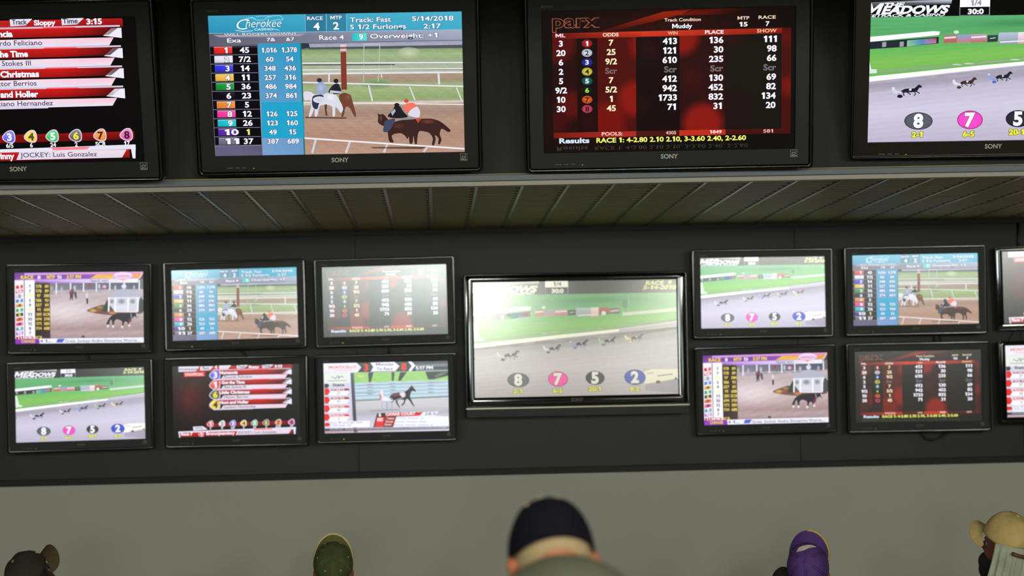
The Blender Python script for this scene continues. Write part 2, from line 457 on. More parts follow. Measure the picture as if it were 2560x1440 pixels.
    p.pline([(410, 152), (450, 140), (480, 142), (506, 158), (560, 156), (590, 136), (630, 124), (690, 122), (716, 150), (700, 158), (680, 150), (664, 156), (640, 158), (600, 176), (560, 182), (480, 186)], 6, sp)
    p.pline([(500, 130), (560, 124), (620, 128)], 5, sp); p.pline([(420, 146), (470, 134), (500, 150)], 4, (160, 220, 236))
    return p.mesh('flat_race_picture')

def pic_tote():
    """black and red pool totals board"""
    p = Pic([(178, 90), (2252, 55), (2255, 1205), (190, 1250)])
    def bg(a, b):
        v = (8, 5, 4)
        r = 34 * math.exp(-((a - .5) ** 2 / .14 + (b - .12) ** 2 / .02)); r += 26 * math.exp(-((a - .1) ** 2 / .02 + (b - .8) ** 2 / .05))
        return (v[0] + r, v[1] + r * .1, v[2] + r * .07)
    p.field([(178, 90), (2252, 55), (2255, 1205), (190, 1250)], 24, 16, bg)
    p.up()
    p.poly([(640, 262), (760, 225), (1000, 150), (1180, 98), (1420, 76), (1330, 120), (1080, 180), (860, 232), (720, 262)], None,
           [(60, 8, 4), (80, 14, 6), (130, 26, 8), (150, 32, 8), (90, 16, 8), (130, 30, 10), (90, 16, 8), (70, 10, 6), (50, 6, 4)])
    p.poly([(1430, 82), (1700, 74), (1900, 80), (1700, 118), (1300, 130)], None, [(84, 10, 6), (60, 8, 5), (10, 4, 3), (40, 6, 4), (110, 20, 8)])
    p.quad((265, 272), (1000, 256), (1000, 302), (265, 318), (96, 12, 8), (205, 56, 30), (170, 38, 22), (84, 10, 6))
    p.quad((1000, 256), (2145, 230), (2145, 275), (1000, 302), (205, 56, 34), (150, 30, 18), (120, 20, 14), (200, 50, 30))
    def col(x0, x1, yt, yb, base, blobs):
        def fn(a, b):
            x = x0 + a * (x1 - x0); y = yt + b * (yb - yt); c = base
            for cx, cy, r, cc in blobs:
                d = math.hypot(x - cx, (y - cy))
                c = mix(c, cc, min(1, max(0, (r - d) / 75)))
            return c
        s = -0.021
        p.field([(x0, yt), (x1, yt + s * (x1 - x0)), (x1 + 2, yb + s * (x1 - x0)), (x0 + 4, yb)], max(4, int((x1 - x0) / 14)), 48, fn)
    col(265, 468, 318, 1085, (34, 4, 4), [(300, 350, 200, (78, 8, 8)), (420, 860, 150, (82, 9, 7)), (300, 1000, 130, (60, 6, 6))])
    col(470, 634, 312, 1080, (22, 3, 4), [(560, 1000, 110, (36, 4, 4))])
    col(636, 953, 308, 1075, (72, 7, 5), [(1040, 380, 170, (128, 17, 8)), (950, 810, 180, (132, 18, 8)), (700, 1000, 200, (112, 12, 6))])
    col(955, 1308, 300, 1068, (18, 4, 4), [(1060, 400, 120, (32, 5, 5)), (960, 860, 140, (26, 5, 4))])
    col(1310, 1688, 296, 1062, (40, 7, 7), [(1320, 300, 185, (128, 18, 9)), (1500, 1010, 200, (132, 20, 10)), (1420, 640, 120, (52, 8, 8))])
    col(1690, 2138, 288, 1052, (20, 14, 8), [(1750, 300, 120, (36, 12, 8)), (1760, 900, 190, (26, 8, 10))])
    col(2140, 2218, 230, 1082, (66, 9, 6), [(2200, 700, 110, (112, 14, 8)), (2180, 300, 90, (92, 12, 8))])
    p.up()
    p.quad((272, 1086), (955, 1070), (955, 1115), (272, 1130), (112, 20, 14), (172, 40, 30)); p.quad((955, 1070), (1310, 1062), (1310, 1108), (955, 1115), (70, 14, 12))
    p.quad((1310, 1062), (1690, 1054), (1690, 1098), (1310, 1108), (188, 42, 28)); p.quad((1690, 1054), (2215, 1044), (2215, 1086), (1690, 1098), (66, 9, 8))
    p.up()
    T = p.text; Y = (244, 232, 190); G = (112, 104, 108)
    T('parx', 264, 226, 108, (150, 84, 62), x1=658, bold=.04); p.up(); T('parx', 270, 224, 104, (22, 6, 5), x1=652, bold=.012); p.lay -= 1
    T('Track Condition', 1186, 178, 26, (240, 214, 190), x1=1484); T('Muddy', 1250, 232, 34, W, x1=1414, bold=.03)
    T('MTP', 1782, 164, 26, (240, 214, 190), x1=1878); T('15', 1798, 218, 34, W, x1=1864, bold=.03)
    T('RACE', 1952, 158, 26, (240, 214, 190), x1=2092); T('7', 2026, 214, 36, W, an='c', bold=.03, ws=1.2)
    T('ML', 292, 304, 28, (240, 210, 216), x1=374, bold=.03); T('ODDS', 680, 298, 28, (244, 220, 200), x1=812, bold=.03); T('WIN', 1214, 284, 26, (240, 190, 150), x1=1294)
    T('PLACE', 1518, 278, 28, (250, 236, 240), x1=1670, bold=.03); T('SHOW', 1940, 268, 28, (240, 196, 150), x1=2100)
    ml = ['3', '20', '6', '2', '5', '9/2', '10', '30']; od = ['7', '25', '9/2', 'Scr', '7', '5/2', '1', '45']
    wn = ['413', '121', '610', 'Scr', '412', '942', '1733', '71']; pl = ['136', '30', '235', 'Scr', '130', '452', '832', '31']; sh = ['111', '98', '66', 'Scr', '69', '82', '134', '20']
    cc = [(190, 36, 40), (236, 238, 246), (40, 50, 170), (236, 224, 90), (20, 112, 104), (14, 30, 12), (240, 100, 36), (222, 70, 100)]
    tc = [W, (40, 50, 110), W, (30, 30, 20), W, (170, 220, 90), (60, 20, 20), (50, 12, 30)]
    for i in range(8):
        y = 378 + i * 76.4
        T(ml[i], 336, y, 46, W, an='c', bold=.035, ws=1.15)
        p.ell(551, y - 24, 44, 33, cc[i], edge=mix(cc[i], (0, 0, 0), .35))
        p.lay += 1; T(str(i + 1), 551, y - 6, 36, tc[i], an='c', bold=.03, ws=1.3); p.lay -= 1
        T(od[i], 750, y - 8, 46, Y if od[i] != 'Scr' else (120, 100, 96), an='c', bold=.03, ws=1.15)
        T(wn[i], 1290 - (8 if i in (1, 7) else 0), y - 20, 48, W if wn[i] != 'Scr' else G, an='r', bold=.035, ws=1.15)
        T(pl[i], 1668 - (10 if i == 7 else 0), y - 28, 48, W if i != 3 else G, an='r', bold=.035, ws=1.15)
        T(sh[i], 2102 - i * .8, y - 36, 48, W if i != 3 else G, an='r', bold=.035, ws=1.15)
    T('POOLS:', 670, 1108, 28, (246, 190, 180), x1=842, bold=.03); T('4305', 1200, 1096, 26, (240, 190, 170), x1=1284); T('1849', 1562, 1088, 26, (246, 220, 214), x1=1658); T('581', 1998, 1080, 26, (230, 180, 176), x1=2078)
    T('Results', 318, 1172, 40, (214, 230, 250), x1=568, bold=.035); T('RACE 1: 4-2.80 2.10 2.10, 3-3.60 2.40, 2-2.60', 626, 1166, 38, (240, 240, 110), x1=1858, bold=.03)
    T('Results', 300, 1202, -32, (60, 62, 74), x1=555, bold=.0, sh=.0); T('RACE 1: 4-2.80 2.10 2.10, 3-3.60 2.40, 2-2.60', 612, 1196, -30, (64, 54, 38), x1=1872, bold=.0)
    return p.mesh('pool_totals_picture')

def sulky(p, x0, y0, x1, y1, body, silks, wheel):
    """one trotter with its cart inside the given box"""
    def q(a, b): return (x0 + (a - 450) / 260 * (x1 - x0), y0 + (b - 715) / 125 * (y1 - y0))
    kx = (x1 - x0) / 260
    p.ell(*q(522, 820), 24 * kx, 15 * kx, wheel, n=14)
    p.blob([q(*t) for t in [(532, 772), (560, 756), (610, 750), (640, 752), (658, 734), (678, 716), (692, 724), (710, 738), (694, 744), (684, 742), (672, 762), (660, 780), (620, 784), (575, 786), (540, 790)]], body)
    for pts in ([(655, 776), (676, 784), (690, 800)], [(645, 778), (652, 800), (640, 812)], [(560, 782), (548, 800), (560, 815)], [(575, 782), (600, 795), (618, 808)], [(536, 776), (520, 790), (516, 800)]):
        p.pline([q(*t) for t in pts], 8 * kx, body)
    p.pline([q(500, 800), q(600, 772)], 4 * kx, mix(body, (120, 120, 130), .4))
    p.up(); p.poly([q(*t) for t in [(446, 768), (458, 752), (476, 756), (492, 774), (540, 782), (538, 794), (500, 798), (468, 796)]], silks); p.ell(*q(462, 752), 10 * kx, 9 * kx, W, n=10)
    p.poly([q(*t) for t in [(596, 754), (618, 751), (616, 770), (598, 772)]], mix(silks, (220, 220, 230), .6)); p.ell(*q(690, 800), 6 * kx, 4 * kx, W, n=8); p.ell(*q(618, 808), 6 * kx, 4 * kx, W, n=8); p.lay -= 1

def pic_trot(su=1.0, du=0.0):
    """harness race seen from the stand with four numbered discs"""
    C = [(200, 262), (1998, 213), (2015, 1190), (218, 1258)]
    if su != 1.0:
        p = Pic(C); p.noclamp = 1
        o = p.uv
        p.uv = lambda x, y: (o(x, y)[0] * su + du, o(x, y)[1])
    else: p = Pic(C)
    p.quad(*C, (4, 6, 4)); p.up()
    A, B = (205, 376), (2000, 326)
    def grass(a, b):
        c = stops(b, [(0, (92, 172, 112)), (.25, (88, 166, 104)), (.5, (100, 178, 96)), (.75, (126, 190, 86)), (1, (108, 176, 92))])
        n = 8 * nz(a * 1.2, b * 7, 1.0, 1)
        c = mix(c, (60, 128, 84), .7 * math.exp(-((a - .62) / .2) ** 2 - ((b - .16) / .07) ** 2))
        return tuple(v + n for v in c)
    p.field([A, B, (2010, 600), (213, 812)], 36, 30, grass)
    def dirt(a, b):
        c = stops(b, [(0, (150, 146, 162)), (.06, (160, 154, 170)), (.12, (166, 160, 178)), (.2, (190, 184, 206)), (.5, (206, 200, 222)), (1, (186, 178, 200))])
        return tuple(v + 7 * nz(a * .6 + .2, b * 9 + a * 1.2, 1.2, 3) for v in c)
    p.up()
    p.poly([(212, 812), (1500, 655), (2004, 575), (2004, 640), (1500, 720), (213, 850)], None, [(176, 170, 186)] * 3 + [(190, 184, 204)] * 3)
    p.field([(213, 830), (2005, 618), (2015, 1190), (218, 1258)], 30, 40, dirt)
    p.up()
    p.poly([(212, 795), (900, 712), (1500, 645), (1492, 668), (900, 742), (213, 832)], (250, 248, 255))
    p.line(1500, 650, 2004, 575, 14, (206, 200, 224)); p.line(300, 757, 1000, 682, 9, (150, 158, 146)); p.line(1000, 682, 1700, 606, 9, (162, 160, 164)); p.line(1700, 606, 2004, 560, 8, (126, 126, 132))
    for x, y in ((850, 696), (930, 688), (1240, 656), (1330, 645)): p.ell(x, y, 34, 5, (210, 214, 212))
    p.poly([(205, 600), (500, 577), (715, 550), (715, 505), (208, 550)], (34, 40, 48))
    p.poly([(205, 515), (680, 465), (722, 468), (715, 492), (205, 550)], (244, 246, 250))
    p.poly([(500, 532), (600, 522), (600, 562), (500, 576)], None, [(150, 220, 170), (90, 160, 210), (100, 170, 220), (170, 220, 160)])
    p.poly([(600, 522), (700, 512), (700, 548), (600, 562)], None, [(90, 160, 210), (230, 120, 160), (220, 130, 170), (100, 170, 220)])
    for x0, x1, y, h, c, c2 in [(750, 838, 488, 54, (170, 120, 130), (190, 90, 90)), (840, 930, 484, 56, (130, 160, 200), (200, 120, 130)), (930, 1040, 480, 56, (180, 160, 180), (190, 100, 110)), (1045, 1115, 486, 46, (52, 70, 66), (40, 56, 52)), (1120, 1250, 466, 80, (180, 190, 214), (140, 150, 160)), (1250, 1318, 462, 78, (236, 226, 236), (220, 160, 180)), (1322, 1412, 460, 60, (196, 84, 76), (120, 60, 60)), (1416, 1505, 466, 46, (120, 84, 100), (90, 60, 76))]:
        p.poly([(x0, y + 4), (x1, y), (x1, y + h), (x0, y + h + 5)], None, [c, c, c2, c2])
    p.up()
    for x in (215, 330, 450): p.quad((x, 556 - x * .03), (x + 28, 554 - x * .03), (x + 28, 588 - x * .03), (x, 592 - x * .03), (150, 156, 164))
    p.line(752, 512, 832, 505, 12, (230, 220, 226)); p.line(936, 506, 1036, 498, 12, (232, 222, 228)); p.line(1062, 512, 1100, 506, 5, (220, 220, 220)); p.line(1132, 536, 1310, 524, 9, (226, 230, 236)); p.ell(1362, 512, 20, 18, (230, 230, 232)); p.line(1424, 494, 1498, 486, 14, (210, 190, 206))
    p.ell(832, 470, 18, 12, (206, 226, 214))
    p.quad((1525, 505), (1998, 458), (1998, 484), (1530, 532), (206, 212, 212)); p.line(1582, 345, 1578, 500, 9, (120, 184, 144)); p.ell(1552, 430, 26, 36, (68, 130, 92))
    p.poly([(206, 612), (232, 612), (262, 736), (300, 738), (302, 764), (212, 772)], (214, 232, 222))
    bw = (28, 26, 36)
    sulky(p, 410, 838, 622, 942, bw, (210, 206, 226), (26, 24, 34)); sulky(p, 825, 780, 992, 870, (60, 42, 42), (222, 216, 226), (70, 50, 52)); sulky(p, 1062, 735, 1232, 828, (30, 32, 48), (140, 160, 220), (84, 104, 190))
    sulky(p, 1315, 706, 1478, 798, (34, 44, 40), (150, 200, 160), (70, 110, 84)); sulky(p, 1545, 678, 1718, 766, (84, 52, 54), (236, 214, 170), (240, 190, 130))
    p.poly([(205, 905), (215, 908), (220, 930), (206, 930)], bw)
    p.poly([(1700, 1012), (1782, 984), (2012, 978), (2012, 1058), (1900, 1080), (1760, 1112), (1715, 1112), (1730, 1050)], (240, 236, 232))
    p.quad((1720, 1112), (2013, 1062), (2013, 1185), (1730, 1170), (170, 160, 186), (160, 148, 172))
    p.up()
    p.line(1740, 1022, 1800, 1016, 7, (150, 156, 176)); p.line(1830, 1042, 1965, 1022, 9, (130, 132, 140)); p.ell(1838, 1092, 20, 14, (70, 60, 66)); p.ell(1992, 1062, 12, 12, (90, 80, 86))
    for cx, cy, rx, ry, c, n, t in [(605, 1098, 98, 62, (86, 88, 98), '8', '2-1'), (958, 1083, 88, 66, (255, 70, 196), '7', '6-5'), (1285, 1068, 84, 60, (36, 38, 48), '5', '20-1'), (1635, 1056, 94, 66, (42, 62, 200), '2', '9-2')]:
        p.ell(cx, cy, rx, ry, mix(c, (0, 0, 0), .4), n=28); p.up(); p.ell(cx, cy, rx * .93, ry * .92, mix(c, (255, 255, 255), .08), n=28, edge=c)
        p.up(); p.text(n, cx, cy + 44, 92, W, an='c', bold=.05, ws=1.0, out=mix(c, (0, 0, 0), .4), ob=.08)
        p.text(t, cx - 4, cy + ry + 52, 36, (238, 240, 60), an='c', bold=.045, ws=1.2, out=(70, 80, 20), ob=.1); p.lay -= 2
    p.lay = 1
    p.poly([(196, 272), (792, 244), (788, 276), (200, 304)], None, [(96, 98, 108), (210, 214, 226), (70, 72, 80), (60, 62, 70)])
    p.up()
    p.quad((845, 240), (1048, 234), (1050, 292), (846, 298), (244, 244, 254)); p.quad((844, 298), (850, 298), (852, 356), (846, 356), (130, 130, 140)); p.quad((1044, 292), (1050, 292), (1052, 350), (1046, 350), (150, 150, 160)); p.line(846, 355, 1052, 349, 5, (110, 110, 122))
    p.text('1/4', 920, 284, 34, (30, 30, 40), x1=992, bold=.03); p.text('30:0', 902, 344, 34, W, x1=1010, bold=.045)
    p.text('THE', 322, 304, 30, W, x1=460, bold=.05, sh=.3, out=(10, 10, 14), ob=.09)
    p.text('M', 188, 352, 70, W, x1=302, bold=.03, sh=.3); p.text('EADOWS', 314, 350, 52, W, x1=764, bold=.05, sh=.3, out=(10, 10, 14), ob=.09); p.text('CETRACK & CASINO', 206, 374, 18, W, x1=745, bold=.03, sh=.25)
    p.text('RACE  9', 1730, 264, 32, (222, 226, 140), x1=1955, bold=.03, sh=.2); p.text('5-14-2018', 1708, 303, 32, (222, 226, 140), x1=1998, bold=.03, sh=.2)
    return p.mesh('harness_race_picture')

def pic_paddock():
    """paddock with a white gazebo and a purple header"""
    C = [(205, 240), (2065, 232), (2078, 1240), (212, 1262)]
    p = Pic(C)
    p.quad(*C, (70, 60, 70)); p.up()
    def gr(a, b):
        c = stops(b, [(0, (196, 184, 190)), (.15, (186, 168, 172)), (.4, (200, 184, 186)), (.62, (186, 164, 164)), (.8, (164, 138, 138)), (.9, (180, 156, 158)), (1, (160, 140, 146))])
        c = mix(c, (226, 214, 220), .8 * math.exp(-((a - .15) / .3) ** 2 - ((b - .45) / .22) ** 2))
        n = 8 * nz(a * 2.2, b * 3, 1.0, 2) + 3 * nz(a * 5, b * 7, 1.0, 4)
        return tuple(v + n for v in c)
    p.field([(715, 495), (2070, 480), (2078, 1170), (725, 1185)], 50, 40, gr)
    p.quad((712, 385), (2030, 378), (2030, 500), (715, 560), (118, 118, 134), (70, 74, 92), (96, 96, 112), (140, 136, 150)); p.quad((2030, 340), (2068, 340), (2072, 480), (2030, 480), (110, 106, 104))
    p.up()
    for x, a, b in [(812, 388, 548), (1018, 385, 500), (1206, 385, 515), (1392, 385, 515), (1585, 385, 500), (1795, 370, 480), (2010, 350, 490)]: p.line(x, a, x, b, 18, (234, 234, 246))
    for x, y, c in [(890, 480, (176, 176, 196)), (1080, 460, (190, 190, 206)), (1432, 440, (190, 190, 206)), (1665, 460, (180, 184, 200)), (1935, 460, (160, 170, 190)), (740, 470, (170, 176, 120))]: p.ell(x, y, 16, 38, c)
    p.ell(1290, 430, 26, 20, (160, 60, 76)); p.ell(1508, 445, 26, 24, (250, 160, 200))
    p.ell(1036, 525, 34, 50, (120, 70, 80)); p.poly([(1008, 540), (1055, 540), (1052, 634), (1040, 634), (1034, 590), (1018, 640), (1010, 636)], (64, 60, 74)); p.poly([(1075, 510), (1104, 520), (1110, 610), (1090, 615), (1072, 560)], (70, 76, 96))
    p.ell(1256, 575, 20, 42, (206, 206, 226)); p.poly([(1244, 608), (1272, 608), (1272, 690), (1250, 690)], (40, 40, 58))
    p.blob([(1245, 780), (1330, 745), (1420, 715), (1480, 700), (1600, 700), (2060, 780), (2060, 830), (1800, 850), (1620, 855), (1400, 830), (1280, 805)], (108, 82, 74))
    p.up()
    p.ell(1345, 785, 62, 28, (230, 170, 80), edge=(150, 110, 70)); p.ell(1625, 818, 66, 24, (226, 140, 80), edge=(140, 90, 70)); p.ell(1440, 740, 50, 24, (170, 150, 70), edge=(120, 100, 64)); p.ell(1432, 786, 24, 18, (170, 70, 70))
    p.poly([(1548, 625), (1580, 700), (1575, 800), (1480, 800), (1505, 720)], (52, 66, 60)); p.poly([(2030, 580), (2070, 640), (2072, 800), (1990, 810), (1990, 700)], (70, 74, 74))
    p.poly([(1570, 600), (2010, 595), (1985, 800), (1660, 800), (1572, 690)], (206, 206, 222))
    p.blob([(1545, 590), (1600, 550), (1680, 500), (1780, 468), (1880, 490), (1980, 530), (2040, 580), (2030, 604), (1560, 604)], (176, 178, 196))
    p.up()
    for x, y, rx, ry in [(1615, 655, 34, 36), (1755, 655, 56, 40), (1915, 655, 44, 38)]: p.ell(x, y, rx, ry, (120, 128, 124), edge=(176, 180, 190))
    for x in (1570, 1662, 1848, 1990): p.line(x + 4, 604, x - 2, 800, 20, (244, 244, 252))
    for x in range(1680, 1840, 18): p.line(x, 712, x, 770, 6, (236, 236, 246))
    p.ell(1790, 440, 36, 32, (214, 216, 232)); p.line(1560, 604, 2030, 598, 12, (226, 228, 240)); p.line(1660, 800, 1985, 805, 12, (240, 236, 236))
    p.up()
    p.blob([(1590, 870), (1680, 826), (1880, 820), (1930, 812), (1975, 820), (2002, 885), (1985, 892), (1945, 862), (1905, 900), (1870, 940), (1862, 965), (1890, 1005), (1862, 1008), (1838, 950), (1800, 935), (1775, 1030), (1752, 1030), (1770, 935), (1690, 905), (1650, 935), (1645, 1025), (1622, 1022), (1620, 945), (1600, 905), (1580, 960), (1568, 1020), (1545, 1012), (1535, 965)], (38, 36, 48))
    p.up()
    for x, y in ((1558, 1004), (1634, 1010), (1764, 1016), (1868, 996)): p.ell(x, y, 15, 20, (226, 224, 236))
    p.line(1890, 825, 1900, 895, 8, (170, 190, 200)); p.ell(1872, 925, 26, 26, (112, 46, 58)); p.line(1968, 828, 1990, 880, 12, (214, 216, 226)); p.ell(1200, 1156, 26, 16, (60, 60, 60)); p.ell(1700, 1052, 190, 14, (150, 124, 128), edge=(170, 146, 148))
    p.lay = 3
    # header
    p.quad((205, 240), (2065, 232), (2000, 335), (206, 350), (96, 40, 130), (190, 120, 200), (150, 80, 190), (130, 60, 170))
    p.quad((206, 340), (2000, 328), (1990, 388), (760, 392), (180, 120, 220), (236, 236, 248), (236, 236, 248), (170, 80, 210))
    p.up()
    p.quad((350, 250), (2050, 238), (2050, 256), (345, 278), (206, 160, 236), (226, 160, 190), (226, 150, 190), (196, 150, 230))
    p.poly([(1300, 326), (1400, 272), (1640, 264), (1650, 328)], None, [(236, 180, 60), (240, 200, 90), (230, 150, 60), (236, 200, 80)]); p.poly([(1900, 264), (2040, 262), (2000, 324), (1900, 326)], (232, 150, 60)); p.poly([(2062, 234), (2068, 250), (2016, 334), (2000, 330)], (250, 210, 220))
    p.up(); p.ell(1775, 290, 145, 58, (206, 170, 226), n=24); p.up(); p.ell(1775, 290, 128, 48, (244, 214, 236), n=24); p.poly([(1710, 330), (1835, 330), (1772, 362)], (236, 140, 110))
    p.up(); p.line(1660, 300, 1890, 298, 9, (150, 80, 180)); p.line(1690, 282, 1860, 280, 7, (170, 100, 190)); p.line(1690, 318, 1860, 316, 6, (220, 130, 160))
    D = (70, 30, 60); Yl = (250, 214, 70)
    p.text('RACE', 296, 332, 48, Yl, x1=478, bold=.03, out=D); p.text('8', 562, 332, 48, W, an='c', bold=.03, ws=1.2, out=D); p.text('MTP', 674, 330, 48, Yl, x1=792, bold=.03, out=D); p.text('10', 826, 330, 48, W, x1=890, bold=.03, out=D); p.text('3:17 PM', 962, 328, 48, Yl, x1=1170, bold=.03, out=D)
    p.text('TRACK: FAST', 1304, 380, 32, (90, 80, 110), x1=1568)
    # number column
    p.lay = 6
    p.quad((206, 350), (345, 350), (348, 1192), (212, 1192), (236, 226, 244), (244, 240, 250)); p.quad((352, 350), (496, 350), (500, 1188), (356, 1190), (248, 246, 255)); p.quad((494, 390), (716, 390), (724, 1184), (500, 1186), (34, 26, 26), (34, 26, 26), (70, 48, 54))
    p.up(); p.line(343, 350, 349, 1192, 8, (60, 44, 84)); p.text('PK 2.00  DB', 494, 395, 22, (150, 120, 170), x1=712)
    nums = [('1', (226, 40, 40), W), ('1A', (220, 44, 50), W), ('2', (214, 214, 226), (70, 70, 90)), ('3', (60, 130, 214), W), ('4', (226, 170, 60), (50, 40, 20)), ('5', (40, 170, 80), W), ('6', (30, 40, 20), (220, 220, 50)), ('7', (236, 100, 40), (60, 20, 10)), ('8', (236, 80, 140), (70, 20, 50)), ('9', (100, 160, 150), W), ('10', (160, 70, 200), W), ('11', (170, 30, 40), (230, 200, 200))]
    od = ['7', '7', '7/2', '5', '9', '7/2', '11', '30', '15', '8', '7', 'SCR']
    a1 = ['178', '178', '97', '186', '257', '91', '281', '694', '171', '114', '', 'SCR']; a2 = ['89', '89', '380', '93', '81', '688', 'SCR', '318', '380', '688', '', '']
    for i in range(12):
        y = 415 + i * 66.6; c = nums[i][1]
        p.quad((222, y + 12), (326, y - 4), (328, y + 46), (224, y + 60), c, mix(c, (255, 255, 255), .2), c, mix(c, (0, 0, 0), .2))
        p.up(); p.text(nums[i][0], 276, y + 48, 42, nums[i][2], an='c', bold=.04, ws=1.2); p.lay -= 1
        c = (236, 224, 40) if od[i] == '7/2' else ((214, 40, 60) if od[i] == 'SCR' else (60, 60, 76))
        p.text(od[i], 428, y + 46, 44, c, an='c', bold=.03)
        if a1[i]: p.text(a1[i], 556, y + 42, 40, (232, 206, 90), an='c', bold=.03, ws=.95)
        if a2[i]: p.text(a2[i], 672, y + 42, 40, (232, 206, 90), an='c', bold=.03, ws=.95)
    p.quad((560, 1186), (2078, 1168), (2080, 1244), (566, 1256), (234, 234, 246)); p.quad((212, 1192), (560, 1186), (566, 1258), (214, 1266), (150, 50, 190), (120, 40, 170))
    p.up(); p.text('CHANGES', 300, 1246, 44, (250, 200, 90), x1=500, bold=.03, out=D); p.quad((830, 1190), (935, 1186), (900, 1240), (805, 1242), (70, 90, 200)); p.text('4 1...', 570, 1240, 40, (110, 110, 130), x1=745)
    p.text('Greta  Jockey: Andre Shivnarine Worrie....', 936, 1240, 40, (96, 96, 120), x1=2030, bold=.01)
    return p.mesh('paddock_picture')

def _pick(x, y, r):
    pts = [(x - r * 1.25, y + r * .15), (x - r * .1, y - r * 1.05), (x + r * .95, y - r * .95), (x + r * 1.05, y + r * .9), (x - r * .2, y + r * 1.0)]
    for _ in range(3):
        q = []
        for a, b in zip(pts, pts[1:] + pts[:1]): q += [(a[0] * .75 + b[0] * .25, a[1] * .75 + b[1] * .25), (a[0] * .25 + b[0] * .75, a[1] * .25 + b[1] * .75)]
        pts = q
    return pts
def chip(p, x, y, r, c, n, tc, edge=(214, 200, 216)):
    p.poly(_pick(x, y, r), edge); p.up(); p.poly(_pick(x, y, r * .84), c, [mix(c, (255, 255, 255), .25 * (q[1] < y)) for q in _pick(x, y, r * .84)])
    p.up(); p.text(n, x + r * .12, y + r * .55, r * 1.05, tc, an='c', bold=.04, ws=1.1); p.lay -= 2

